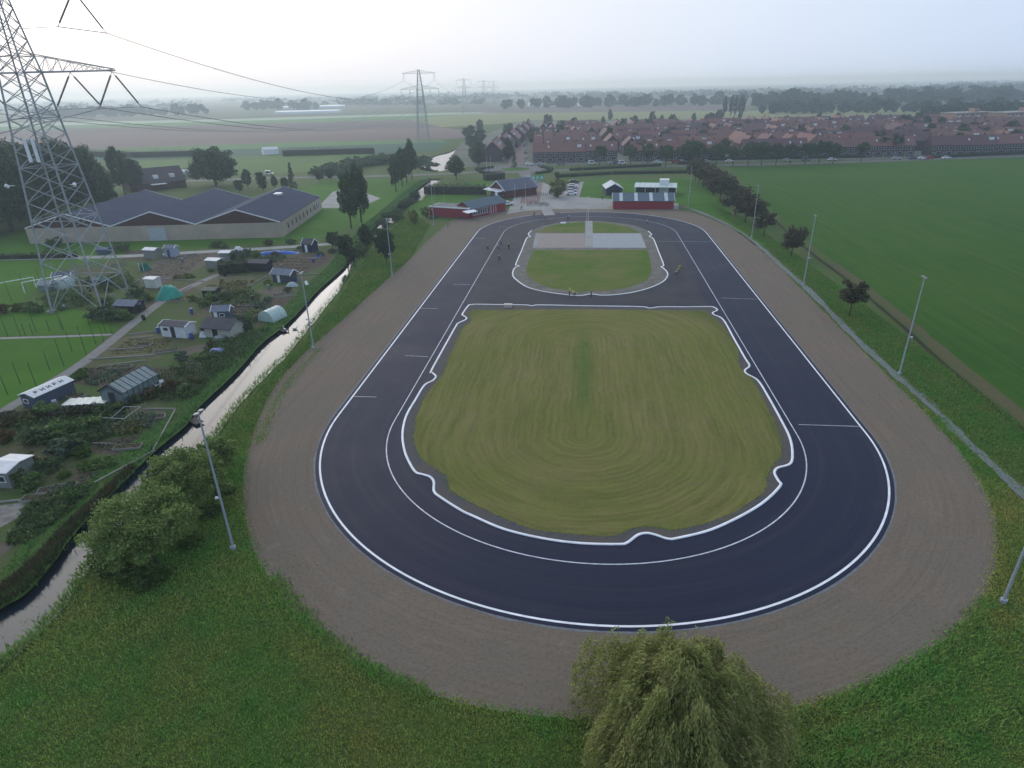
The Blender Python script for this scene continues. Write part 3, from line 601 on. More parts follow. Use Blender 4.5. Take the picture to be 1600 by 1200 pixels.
# --- avenue of bronze trees beside the crop field
for i, (b_, t_) in enumerate((((1086,283),243),((1092,288),246),((1099,293),250),((1106,298),256),((1115,305),262),((1125,316),268),((1135,322),273),((1149,336),285),((1164,348),300),((1176,352),306),((1193,370),330),((1236,401),352))):
    h_ = height(b_, (b_[0]+6, t_)); tree('bronze', b_, max(4.5, min(9.5, h_)), 1.25 if i < 8 else 1.05, 'avenue_tree', f'{ORD[i]} bronze-leaved avenue tree from the village road, beside the crop field', 'avenue beside the crop field')
tree('bronze', (1327,494), 6.4, 1.1, 'avenue_tree', 'solitary reddish-leaved young tree beside the ditch')
# --- roadside trees before the village
for i, b_ in enumerate(((937,258),(985,259),(1012,258),(1040,261),(1067,257),(1092,257),(1119,257),(1145,260),(1168,259),(1189,258),(1212,258),(1234,257),(1257,257),(1279,255),(1301,256),(1345,253))):
    tree('street', b_, rnd.uniform(9.2, 11.5), rnd.uniform(.95, 1.2), 'street_tree', f'{ORD[i]} round green roadside tree counted from the roundabout', 'street trees before the village')
for b_ in ((1000,250),(1028,250),(1055,249),(1080,251),(1130,250),(1178,249),(1370,243),(1395,243),(1412,241),(1470,240),(1492,240),(1516,238),(1545,237),(1572,236),(1600,236),(1625,235),(1440,232),(1500,228),(1528,226),(1562,222),(1590,221),(1615,219)):
    tree('dark', b_, rnd.uniform(8.5, 11.5), rnd.uniform(.95, 1.2), 'village_tree', 'dark round tree among the front village houses', 'trees among the front houses')
for i in range(26):
    t = i/25; b_ = (778-46*t+rnd.uniform(-6, 6) if i % 2 else 738+rnd.uniform(-10, 14), 262-58*((i % 13)/12)); 
    if i % 2: b_ = (794+rnd.uniform(-3, 3), 252-48*((i % 13)/12))
    tree('dark', b_, rnd.uniform(7, 10), 1.1, 'village_tree', 'dark tree lining the brick street or the pond bank', 'trees along the village street')
tree('conifer', (804,262), 7.5, 1.2, 'roundabout_conifer', 'single dark conifer on the roundabout island')
# poplars beyond the village
for b_ in ((1131,183),(1141,182),(1148,182),(1155,182),(1159,182)): tree('slim', b_, 24, 1.15, 'far_poplar', 'tall slim poplar in the clump rising behind the roofs', 'poplar clump behind the village')
# village gardens
for i in range(110):
    x = rnd.uniform(820, 1600); y = rnd.uniform(186, 238) if x < 1400 else rnd.uniform(195, 235)
    tree('far', (x, y), rnd.uniform(6.5, 12.5), rnd.uniform(.55, .85), 'garden_tree', 'small dark garden tree between red-roofed terraces', 'garden trees in the village')
# far tree belts
def belt(n, x0, x1, y0, y1, h0, h1, label, group):
    for i in range(n):
        x = x0+(x1-x0)*(i+rnd.random())/n; f = (x-x0)/(x1-x0); y = y0+(y1-y0)*f+rnd.uniform(-1.2, 1.2)
        tree('far', (x, y), rnd.uniform(h0, h1), rnd.uniform(.9, 1.5), 'far_tree', label, group)
belt(34, 780, 1165, 170, 163.5, 12, 22, 'hazy grey-blue tree in the belt beyond the ploughed field', 'tree belt beyond the fields')
belt(46, 1180, 1620, 169, 158, 13, 26, 'hazy dark tree in the wood behind the village', 'wood behind the village')
belt(40, 1190, 1620, 178, 174, 8, 17, 'dark tree at the near edge of the wood behind the village', 'wood edge behind the village')
belt(34, 1440, 1620, 186, 186, 10, 16, 'dark tree behind the orange apartment blocks', 'trees behind the apartments')
belt(26, 60, 330, 186, 178, 12, 22, 'hazy tree in the far belt behind the pylon', 'far trees behind the pylon')
belt(16, 385, 500, 172, 170, 14, 24, 'hazy tree beside the far white glasshouses', 'trees by the far glasshouses')
# farthest woods read as one mass
def mass(name, segs, n, h0, h1, size):
    C = []
    for (x0, y0, x1, y1, k) in segs:
        for i in range(k):
            t = rnd.random(); p = G(x0+(x1-x0)*t, y0+(y1-y0)*t+rnd.uniform(-.5, .5)); hh = rnd.uniform(h0, h1)
            P = crown_pts(hh*1.3, hh*.55, hh*.5, 6, n, .6); P[:, 0] += p.x; P[:, 1] += p.y; C.append(P)
    V, F = leafquads(np.vstack(C), size, .8); return tag(link(name, npmesh(name, V, F, LFD)), 'far hazy woodland along the horizon', 'woodland', kind='stuff')
mass('far_woodland', [(-60,168,400,158,60),(380,160,760,151,50),(620,158,960,150,60),(900,156,1300,143,80),(1150,153,1600,136,110),(1400,150,1640,140,80),(1480,138,1640,131,60),(-60,176,300,170,40),(500,166,760,162,40)], 70, 9, 20, 5)
# hedges
hedge([(443,243.5),(585,239.5)], 5, 4, 'long dark hedge bounding the bright meadow', dens=4)
for i in range(46):
    t = i/45*3.999; k = int(t); f = t-k; tp = [(505,275),(540,266),(580,258),(625,254),(668,262)]; q = G(tp[k][0]*(1-f)+tp[k+1][0]*f, tp[k][1]*(1-f)+tp[k+1][1]*f)
    shrub('dark', q+Vector((rnd.uniform(-5,5), rnd.uniform(-6,14))), rnd.uniform(3,5), rnd.uniform(3.5,6), 'dark thicket bush along the road towards the pond', 'thicket by the pond')
hedge([(664,303),(700,303),(759,303.5)], 3, 3.4, 'clipped dark hedge behind the red clubhouse', dens=14)
hedge([(758,282),(786,279)], 4, 3, 'short dark hedge above the blue-roofed building', dens=12)
hedge([(870,277),(960,272),(1088,270)], 2.5, 1.3, 'low rough hedge between the club lawn and the road', dens=12)
hedge([(890,266.5),(1032,259.8)], 2, 1.2, 'clipped hedge along the road before the terraces', dens=12)
hedge([(1060,256.5),(1090,255.5)], 2, 1.5, 'short hedge at the road junction', dens=12)
hedge([(1440,247.5),(1640,239)], 3, 1.6, 'low dark hedge along the crop field road', dens=8)
hedge([(1070,251),(1350,246)], 3, 1.5, 'low hedge behind the roadside trees', dens=6)
hedge([(770,262.5),(745,266),(752,270.5),(775,272)], 1.6, 1, 'curved low hedge at the pond side of the roundabout', dens=14)
hedge([(838,272),(858,269),(862,265.5),(845,262)], 1.6, 1, 'curved low hedge at the terrace side of the roundabout', dens=14)
hedge([(343,428),(390,424)], 2.2, 2.6, 'tall clipped box-shaped hedge in the allotments', dens=30)
hedge([(2,658),(60,653),(130,648),(200,641)], 1.2, .9, 'brownish hedge below the long white-roofed shed', m=mat('brown hedge leaf', (.05,.042,.02), (.04,.055,.02), .8, .8, island=True), dens=60)
hedge([(-20,405.5),(120,402)], 1.5, 1.2, 'low dark hedge along the service road', dens=16)
hedge([(-20,240.5),(210,246),(330,243)], 5, 4, 'far hedge behind the farmhouse', dens=4)
# allotment shrubs
ALB = [('dark',(60,690),2.2),('green',(95,685),2.3),('dark',(120,700),2.1),('grey',(100,710),2.0),('green',(140,672),1.8),('rust',(8,690),1.6),('yellow',(40,662),1.4),('rust',(15,665),1.5),('yellow',(45,735),1.9),('yellow',(30,755),1.7),('green',(55,760),1.7),('dark',(75,735),1.6),('lime',(130,712),1.3),('green',(70,650),1.8),('dark',(165,650),1.6),('green',(185,645),1.4),
 ('green',(108,780),1.2),('lime',(100,745),.9),('rust',(270,612),1.8),('rust',(240,620),1.5),('yellow',(305,600),1.4),('green',(290,615),1.5),('dark',(215,628),1.3),('grey',(285,562),1.4),('green',(310,565),1.3),('grey',(300,575),1.2),('dark',(335,560),1.2),
 ('dark',(155,500),2.6),('dark',(175,500),2.4),('green',(195,500),2.0),('green',(170,480),2.2),('green',(200,475),1.6),('dark',(215,462),2.2),('green',(230,470),1.6),('green',(320,478),1.8),('dark',(350,468),1.8),('green',(330,470),1.7),('yellow',(300,470),1.2),
 ('grey',(375,508),2.0),('green',(395,500),1.9),('dark',(385,515),1.8),('grey',(405,480),1.2),('dark',(360,405),2.4),('grey',(375,405),2.2),('dark',(385,400),2.0),('green',(400,402),1.8),('grey',(425,408),1.5),('green',(420,445),1.2),('dark',(450,455),1.1),
 ('dark',(190,392),2.5),('dark',(88,385),2.6),('green',(80,398),1.8),('dark',(340,386),2.0),('green',(350,388),1.6),('rust',(420,383),1.6),('dark',(455,381),1.6),('dark',(522,374),2.2),('green',(515,378),1.8),('dark',(470,390),1.2),
 ('yellow',(30,485),1.6),('rust',(6,490),1.9),('green',(48,485),1.9),('dark',(60,488),1.6),('lime',(140,440),1.0),('green',(120,465),1.6),('green',(135,468),1.4),('yellow',(170,455),1.2),('lime',(330,425),.8),('rust',(430,400),1.2),('grey',(500,400),1.3),('dark',(520,395),1.4),('rust',(330,540),1.0),('grey',(420,470),1.0),('lime',(180,600),1.0),('lime',(130,590),.9)]
_pos_seen = {}
for c_, p_, r_ in ALB:
    shrub(c_, p_, r_*.8, r_*1.05, {'dark': 'dark green garden bush among the allotment plots', 'green': 'leafy mid-green bush among the allotment plots', 'yellow': 'yellowing bush among the allotment plots', 'grey': 'grey-green bush among the allotment plots', 'rust': 'rusty brown autumn bush among the allotment plots', 'lime': 'low lime-green leafy plant clump on an allotment bed'}[c_], {'dark': 'dark allotment bushes', 'green': 'green allotment bushes', 'yellow': 'yellowing allotment bushes', 'grey': 'grey-green allotment bushes', 'rust': 'rusty allotment bushes', 'lime': 'lime plant clumps'}[c_])
for p_ in ((560,400),(578,378),(588,368),(598,352),(605,343),(620,335),(632,322),(640,318),(648,308),(600,372),(620,345),(565,392)): shrub('dark', p_, 2.0, 2.6, 'dark scrub bush on the canal edge near the lawn', 'scrub along the canal')
# --- grass that stands up: foreground meadow, canal banks
def tufts(name, P, n, h, wd, m, excl=(), label='', cat='grass', blades=3):
    c = scatter(P, n, excl); n = len(c); V = []; 
    for k in range(blades):
        t = rng.uniform(0, 6.283, n); le = rng.uniform(.1, .75, n)*h; hh = h*rng.uniform(.45, 1.25, n); ox = rng.normal(0, wd, n); oy = rng.normal(0, wd, n)
        cx_ = c[:, 0]+ox; cy_ = c[:, 1]+oy; b0 = wd*rng.uniform(.3, .8, n)
        V.append(np.stack([np.stack([cx_-np.sin(t)*b0, cy_+np.cos(t)*b0, np.zeros(n)], 1), np.stack([cx_+np.sin(t)*b0, cy_-np.cos(t)*b0, np.zeros(n)], 1), np.stack([cx_+np.cos(t)*le, cy_+np.sin(t)*le, hh], 1)], 1))
    V = np.concatenate(V).reshape(-1, 3)
    return tag(link(name, npmesh(name, V, np.arange(len(V)).reshape(-1, 3), m)), label, cat, kind='stuff')
TUFT = mat('meadow blades', (.085,.27,.046), (.15,.31,.06), .35, .85, .1, c3=(.32,.3,.08), scale3=.1, island=True, transl=.2, lo=.38, hi=.66)
TUFTY = mat('bank blades', (.17,.27,.055), (.23,.28,.07), .5, .85, .1, c3=(.12,.23,.05), scale3=.12, island=True, transl=.2)
TUFTD = mat('dark green bank blades', (.075,.19,.05), (.12,.22,.06), .6, .85, .1, island=True, transl=.15)  # darker green blades for the weeds on the allotment-side bank
TUFTG = mat('verge blades', (.085,.24,.045), (.13,.26,.055), .5, .85, .1, c3=(.17,.24,.06), scale3=.25, island=True, transl=.2)
TUFTR = mat('dry reed blades', (.1,.085,.045), (.065,.075,.03), .8, .9, .1, island=True, transl=.15)
fg = [G(*p) for p in [(-60,1240),(-20,1062),(60,1005),(110,948),(160,880),(240,800),(300,742),(345,690),(372,668),(420,700),(390,850),(470,965),(650,1078),(880,1125),(1000,1128),(1210,1115),(1430,1032),(1540,935),(1562,860),(1555,800),(1535,752),(1495,695),(1440,635),(1470,650),(1520,705),(1600,785),(1680,860),(1700,1240)]]
tufts('meadow_grass', fg, 64000, .17, .06, TUFT, (ring_w,), 'rough green meadow grass in front of the dirt ring')
rb = [p for p in [G(*q) for q in [(345,690),(365,655),(408,604),(448,563),(482,523),(520,478),(552,432),(570,405),(600,372),(640,330),(672,352),(640,405),(590,450),(540,495),(480,548),(432,600),(405,650),(390,700)]]]
tufts('bank_grass', rb, 26000, .4, .08, TUFTY, (ring_w, canal_top), 'yellow-green rough grass on the track side of the canal')
lb_in = [p for p in canal_top if 1]
lbw = catmull([G(*p) for p in cL], 5, False); nn_ = normals2(lbw, False)
lb = [p-n*.1 for p, n in zip(lbw, nn_)]+[p-n*4.2 for p, n in zip(lbw, nn_)][::-1]
if (lb[-1]-lbw[0]).length and (lb[len(lbw)].x > lbw[-1].x): lb = [p+n*.1 for p, n in zip(lbw, nn_)]+[p+n*4.2 for p, n in zip(lbw, nn_)][::-1]
tag(link('canal_verge', poly_mesh('canal_verge', offset(lb, .0), .04, mat('canal verge grass', (.04,.1,.024), (.06,.125,.03), 1.2, .9, .05, .1, c3=(.075,.105,.03), scale3=.15, bscale=3))), kind='structure')
tufts('bank_reeds', lb, 22000, .2, .09, TUFTD, (canal,), 'dark green weeds on the allotment side of the canal')
nearl = [G(*p) for p in [(-20,965),(42,928),(83,882),(125,826),(215,735),(205,728),(105,820),(60,868),(20,905),(-30,935)]]
tufts('dry_reeds', nearl, 5000, .55, .09, TUFTR, (canal,), 'dry brown reeds along the near canal edge')
rs = [G(*p) for p in [(1110,318),(1165,343),(1240,395),(1340,468),(1445,548),(1540,620),(1660,715),(1640,790),(1560,722),(1500,672),(1420,600),(1340,527),(1265,447),(1190,380),(1130,340)]]
tufts('ditch_grass', rs, 36000, .22, .08, TUFTG, (), 'rough grass between the gravel path and the ditch')
def edge_tufts(name, P, n, wd_, h, m, label):
    A_ = np.array([(p.x, p.y) for p in P]); k = rng.integers(0, len(A_), n); k2 = np.minimum(k+1, len(A_)-1); ff = rng.uniform(0, 1, (n, 1)); c = A_[k]*(1-ff)+A_[k2]*ff+rng.normal(0, wd_, (n, 2)); t = rng.uniform(0, 6.283, n); b0 = .05; hh = h*rng.uniform(.4, 1.3, n)
    V = np.stack([np.column_stack([c[:, 0]-np.sin(t)*b0, c[:, 1]+np.cos(t)*b0, np.full(n, .02)]), np.column_stack([c[:, 0]+np.sin(t)*b0, c[:, 1]-np.cos(t)*b0, np.full(n, .02)]), np.column_stack([c[:, 0]+np.cos(t)*h*.8, c[:, 1]+np.sin(t)*h*.8, hh])], 1).reshape(-1, 3)
    tag(link(name, npmesh(name, V, np.arange(len(V)).reshape(-1, 3), m)), label, 'grass', kind='stuff')
edge_tufts('waterside_weeds', [p+Vector((-.35,.1)) for p in wl], 9000, .3, .5, TUFTD, 'overhanging weeds along the allotment side waterline')
edge_tufts('waterside_weeds', [p+Vector((.4,-.1)) for p in wr], 9000, .35, .45, TUFTY, 'overhanging grass along the track side waterline')
TUFTW = mat('yellow weed blades', (.24,.3,.07), (.32,.32,.085), .4, .85, .1, c3=(.14,.28,.06), scale3=.3, island=True, transl=.25)
edge_tufts('rough_weeds', catmull([G(*p) for p in [(60,1040),(150,960),(240,935),(330,900),(400,940)]], 20, False), 6500, 2.0, .2, TUFTW, 'yellowing weeds in the corner between canal and dirt ring')
edge_tufts('ring_weeds', catmull([G(*p) for p in [(500,545),(466,580),(440,615),(420,655),(405,690)]], 20, False), 2200, .45, .16, TUFTW, 'patchy grass invading the canal side of the dirt ring')
edge_tufts('ring_edge_grass', ring_w, 16000, .3, .14, TUFT, 'ragged grass growing over the edge of the dirt ring')
edge_tufts('infield_edge_grass', gw, 9000, .22, .12, TUFT, 'ragged green grass along the rim of the large infield')
for sp in ([(1235,1165),(1310,1148),(1375,1125),(1430,1092),(1475,1065),(1540,1027),(1600,985)], [(1250,1188),(1350,1178),(1450,1165),(1520,1135),(1600,1098),(1660,1065)], [(430,905),(480,970),(560,1035),(660,1085)], [(1230,1128),(1330,1095),(1430,1045),(1500,995),(1545,940)]):
    edge_tufts('mown_swath', catmull([G(*p) for p in sp], 30, False), 2600, .38, .3, TUFTG, 'raised swath of fresh green grass curving beside the dirt ring')
edge_tufts('gravel_edge_grass', gp, 5000, .55, .14, TUFTG, 'grass tufts creeping over the gravel path')
# ================================================================== PYLONS AND LINES
ZL, ZU = 41.9, 54.0
def hw(z):  # half width of the tower body
    return 5.0+(2.25-5.0)*z/ZL if z < ZL else 2.25-(z-ZL)/(ZU+3-ZL)*1.55
LEV = [0, 5.2, 9.6, 13.6, 17.2, 20.5, 23.6, 26.5, 29.3, 32, 34.6, 37.1, 39.5, 41.9, 44.4, 46.8, 49.2, 51.6, 54.0, 57.0]
CO = [(-1,-1),(1,-1),(1,1),(-1,1)]
def cpt(i, z): h = hw(z); return Vector((CO[i][0]*h, CO[i][1]*h, z))
def tower_bars():
    legs = [[(cpt(i, 0), cpt(i, ZL), .2), (cpt(i, ZL), cpt(i, 57), .16)] for i in range(4)]
    br = []
    for k in range(len(LEV)-1):
        z0, z1 = LEV[k], LEV[k+1]
        for i in range(4):
            j = (i+1) % 4; r = .085 if z0 < 20 else .072
            if k == 0:
                mid = (cpt(i, z1)+cpt(j, z1))/2; br += [(cpt(i, 0), mid, r), (cpt(j, 0), mid, r), (cpt(i, z1), cpt(j, z1), r)]
            else:
                br += [(cpt(i, z0), cpt(j, z1), r), (cpt(j, z0), cpt(i, z1), r)]
                if k in (3, 6, 9, 12, 13, 17): br.append((cpt(i, z1), cpt(j, z1), r))
    return legs, br
def arm_bars(z, s, half, rise):
    h0, h1 = hw(z), hw(z+rise); tip = Vector((s*half, 0, z)); B = []
    for y in (-1, 1):
        B.append((Vector((s*h0, y*h0, z)), tip+Vector((0, y*.35, 0)), .13)); B.append((Vector((s*h1, y*h1, z+rise)), tip+Vector((0, y*.35, .25)), .085))
    n = 7
    for k in range(n):
        f, g = k/n, (k+1)/n
        for y in (-1, 1):
            lo = lambda f, y=y: Vector((s*h0, y*h0, z)).lerp(tip+Vector((0, y*.35, 0)), f); hi = lambda f, y=y: Vector((s*h1, y*h1, z+rise)).lerp(tip+Vector((0, y*.35, .25)), f)
            B.append((lo(f), hi(g), .045)); B.append((lo(g), hi(g), .045))
        lo0 = Vector((s*h0, -h0, z)).lerp(tip, f); lo1 = Vector((s*h0, h0, z)).lerp(tip, g); B.append((lo0, lo1, .045))
    return B
ATT = [(s*t, z) for s in (1, -1) for t, z in ((8.7, ZL), (16.0, ZL), (13.0, ZU))]
SPR, DROP = 6.6, 5.9
def pylon(pos, rz, scale, label, detail, group=None):
    o = empty('electricity_pylon', (pos.x, pos.y, 0), rz, scale); tag(o, label, 'pylon', group)
    legs, br = tower_bars()
    def put(name, bars, m=PYL, thick=1.0, parent=o):
        b = MB()
        for a, c, r in bars: b.bar(a, c, r*thick)
        return b.obj(name, m, parent)
    if detail:
        for lg in legs: put('leg', lg)
        for b_ in br: put('brace', [b_])
        for s in (1, -1):
            for z, hf in ((ZL, 16.4), (ZU, 14)): put('crossarm', arm_bars(z, s, hf, 2.9 if z == ZL else 2.4))
        f = MB()
        for i in range(4): f.box(CO[i][0]*5-.6, CO[i][0]*5+.6, CO[i][1]*5-.6, CO[i][1]*5+.6, -.1, .5)
        f.obj('footing', PAVE, o)
        for x in (-.7, .7): MB().box(x-.25, x+.25, -hw(29)-.35, -hw(29)-.1, 27.5, 31.5).obj('antenna_panel', WHITE, o)
        for s in (-1, 1): MB().bar((s*5.0, -3.4, 23.6), (s*6.0, -3.6, 23.6), .06).bar((s*6.0, -3.6, 23.4), (s*6.3, -4.0, 23.8), .3, n=8).obj('dish_antenna', WHITE, o)
    else:
        for lg in legs: put('leg', lg, thick=1.3)
        put('lattice', br, thick=1.0)
        for s in (1, -1):
            for z, hf in ((ZL, 16.4), (ZU, 14)): put('crossarm', arm_bars(z, s, hf, 2.9 if z == ZL else 2.4), thick=1.1)
    for x, z in ATT:
        for y in (-1, 1):
            b = MB(); a = Vector((x, 0, z-.15)); c = Vector((x, y*SPR, z-DROP))
            p0 = a.lerp(c, .12); p1 = a.lerp(c, .9); b.bar(a, p0, .04); b.bar(p1, c, .05)
            if detail:
                for k in range(26): q = p0.lerp(p1, k/26); b.bar(q, p0.lerp(p1, (k+.55)/26), .17, n=6, r2=.1)
            b.bar(p0, p1, .1); b.bar(c+Vector((-.25,0,0)), c+Vector((.25,0,0)), .06)
            b.obj('insulator', mat('insulator glaze', (.12,.1,.1), (.09,.075,.075), 3, .35), o)
    return o
PB = Vector((-98.0, 112.2)); P2p = G(662, 221); PHI = R_(6)
near = pylon(PB, PHI, 1, 'huge lattice electricity pylon standing in the allotments', True)
PX = [P2p, G(727, 177.5), G(757, 168), G(772, 163.5), Vector((-60, -300))]
for i, q in enumerate(PX[:4]): pylon(q, PHI, .9, f'{ORD[i]} hazy pylon along the line beyond the huge near one', False, 'distant pylons')
CABLE = mat('aluminium cable', (.2,.2,.22), rough=.6)
def att_pt(c, sc_, x, y, z):
    v = Vector((x, y)); v.rotate(Matrix.Rotation(PHI, 2)); return Vector((c.x+v.x*sc_, c.y+v.y*sc_, z*sc_))
def cable(chain, label, r=.03):
    b = MB(); P = [Vector(p) for p in chain]
    for dx in (-.22, .22):
        for a, c in zip(P, P[1:]): b.bar(a+Vector((dx,0,0)), c+Vector((dx,0,0)), r, n=3)
    for k in range(6, len(P)-1, 9):
        b.bar(P[k]+Vector((-.3,0,0)), P[k]+Vector((.3,0,0)), .07, n=4)
    return tag(b.obj('power_cable', CABLE), label, 'cable', 'overhead power cables')
names = {8.7: 'inner lower', 16.0: 'outer lower', 13.0: 'upper'}
for x, z in ATT:
    ch = []
    q0 = PX[4]; q1 = PB; back = Vector((q0.x, q0.y)); bz = z
    a = Vector((back.x+x, back.y, z-DROP)); b_ = att_pt(PB, 1, x, -SPR, z-DROP)
    for k in range(28): t = k/28; p = a.lerp(b_, t); ch.append(p-Vector((0,0,11*4*t*(1-t))))
    ch.append(b_); b_ = att_pt(PB, 1, x, SPR, z-DROP); prev, ps = PB, 1.0
    for q in PX[:4]:
        ch.append(b_); a = b_; b2 = att_pt(q, .9, x, -SPR, z-DROP); nseg = 40
        for k in range(1, nseg): t = k/nseg; p = a.lerp(b2, t); ch.append(p-Vector((0,0,12*4*t*(1-t))))
        ch.append(b2); b_ = att_pt(q, .9, x, SPR, z-DROP)
    cable(ch, f'twin power cable on the {names[abs(x)]} crossarm point of the pylons, {"track" if x > 0 else "wood"} side', .042)
# ================================================================== FLOODLIGHTS
def floodlight(px, top, label, rz, group='floodlight masts', h=None):
    p = G(*px); h = h or height(px, top); o = empty('floodlight_mast', (p.x, p.y, 0), rz); tag(o, label, 'floodlight', group)
    b = MB(); b.bar((0,0,-.1), (0,0,.35), .26, n=8); b.bar((0,0,.3), (0,0,h), .12, n=8, r2=.07); b.obj('pole', GALV, o)
    MB().bar((-.5,0,h-.08), (.5,0,h-.08), .04).obj('crossbar', GALV, o)
    for s in (-1, 1):
        q = MB(); x = s*.32; q.hexa([(x-.2,-.1,h-.03),(x+.2,-.1,h-.03),(x+.16,.28,h+.06),(x-.16,.28,h+.06),(x-.2,-.15,h+.08),(x+.2,-.15,h+.08),(x+.16,.25,h+.15),(x-.16,.25,h+.15)]); q.obj('lamp_head', mat('lamp housing', (.25,.26,.27), rough=.4), o)
    s = MB(); s.bar((0,-.1,h*.4), (0,-.42,h*.4), .05, n=8, r2=.17); s.obj('loudspeaker', mat('grey horn', (.5,.52,.54)), o)
floodlight((365,858),(310,645),'tall galvanised floodlight mast beside the alder trees', R_(-90))
floodlight((490,545),(470,427),'floodlight mast on the dirt edge facing the swans', R_(-90))
floodlight((613,432),(606,355),'floodlight mast beside the ragged canal tree', R_(-90), h=12.6)
floodlight((678,352),(677,295),'floodlight mast before the red clubhouse', R_(-90), h=12)
floodlight((1405,585),(1442,433),'floodlight mast on the gravel path, past the solitary red tree', R_(90))
floodlight((1255,445),(1275,337),'floodlight mast on the gravel path between two bronze trees', R_(90))
floodlight((1174,372),(1184,290),'floodlight mast on the gravel path beside the tree avenue', R_(90))
floodlight((1075,325),(1082,261),'floodlight mast beside the red shed', R_(90))
floodlight((1567,941),(1600,870),'floodlight mast on the grass outside the dirt ring bend', R_(90), h=13.6)
def pole(px, h, label, name='flagpole', r=.06, m=WHITE, group='poles around the club', cat='pole'):
    p = G(*px); o = empty(name, (p.x, p.y, 0)); tag(o, label, cat, group)
    MB().bar((0,0,-.05), (0,0,h), r, n=6, r2=r*.6).obj('shaft', m, o); MB().bar((0,0,h), (0,0,h+.12), r*1.4, n=6).obj('cap', m, o); return o
for x in (915.5, 918): pole((x, 387), 12.6, 'tall slim white mast on the paved platform of the small infield', r=.07, group='platform masts')
for p_, h_ in (((805,328),8.5),((821,328),8.5),((880,345),0)):
    if h_: pole(p_, h_, 'white flagpole at the club entrance gate', group='entrance flagpoles')
for x in (761, 767): pole((x, 271), 8, 'white flagpole beside the roundabout', group='roundabout flagpoles')
for p_ in ((680,322),(762,318),(695,326),(786,300)): pole(p_, 6.5, 'thin grey lamp pole around the red clubhouse', r=.05, m=GALV, group='clubhouse lamp poles')
for p_ in ((441,286),(531,279),(670,276),(720,272),(910,267),(948,263),(955,304),(1095,262),(1420,250),(1300,251)): pole(p_, 8, 'grey street lamp pole along the main road', 'street_lamp', .06, GALV, 'street lamps', 'street lamp')
# ball-stop fence posts and thin rails on the sports ground
FPOST = [(0,640,22,560),(12,617,3,548),(32,600,14,570),(60,612,45,567),(78,578,68,550),(100,572,89,531),(113,550,105,520),(135,555,120,512),(150,538,143,514),(163,535,155,508),(13,527,0,488),(33,527,18,495),(40,524,34,510),(52,524,46,511),(57,520,44,488),(78,518,72,508),(97,515,88,486),(141,512,131,482),(100,517,91,497),(18,470,8,440),(40,455,34,428),(65,445,58,421),(165,518,158,498),(175,521,170,510)]
for (x, y, x2, y2) in FPOST:
    pole((x, y), max(2.0, min(6.5, height((x, y), (x2, y2)))), 'thin dark green net post of the sports field fence', 'net_post', .05, mat('green post', (.02,.035,.028), rough=.6), 'sports field net posts', 'post')
def goal(px, rz, label):
    p = G(*px); o = empty('football_goal', (p.x, p.y, 0), rz); tag(o, label, 'goal')
    for x in (0, 7.3): MB().bar((x,0,0), (x,0,2.44), .09, n=6).obj('post', WHITE, o)
    MB().bar((-.06,0,2.46), (7.36,0,2.46), .09, n=6).obj('crossbar', WHITE, o)
    for x in (0, 7.3): MB().bar((x,0,2.4), (x,1.8,0), .035, n=5).obj('stay', WHITE, o)
goal((40,459), R_(52), 'white football goal beside the pylon foot')
goal((-6,462), R_(52), 'white football goal farther from the pylon foot')
# fence of thin rail along allotment path
# ================================================================== BUILDINGS
def frame(A, B):
    a = G(*A) if not isinstance(A, Vector) else A; b = G(*B) if not isinstance(B, Vector) else B
    d = b-a; return a, d.length, math.atan2(d.y, d.x)
_wm = {}
def window(parent, x, y, z, wd, h, face='front', fm=WHITE, name='window', gm=WIN):
    k = (round(wd, 2), round(h, 2), face, fm.name, gm.name)
    if k not in _wm:
        b = MB(); t = .07
        for x0, x1, z0, z1 in ((0, wd, 0, t), (0, wd, h-t, h), (0, t, t, h-t), (wd-t, wd, t, h-t)): b.box(x0, x1, -.05, .02, z0, z1, 0)
        b.box(t, wd-t, -.02, .015, t, h-t, 1); _wm[k] = b.mesh('window', [fm, gm])
    rz = {'front': 0, 'right': math.pi/2, 'left': -math.pi/2, 'back': math.pi}[face]
    return link(name, _wm[k], parent, (x, y, z), rz)
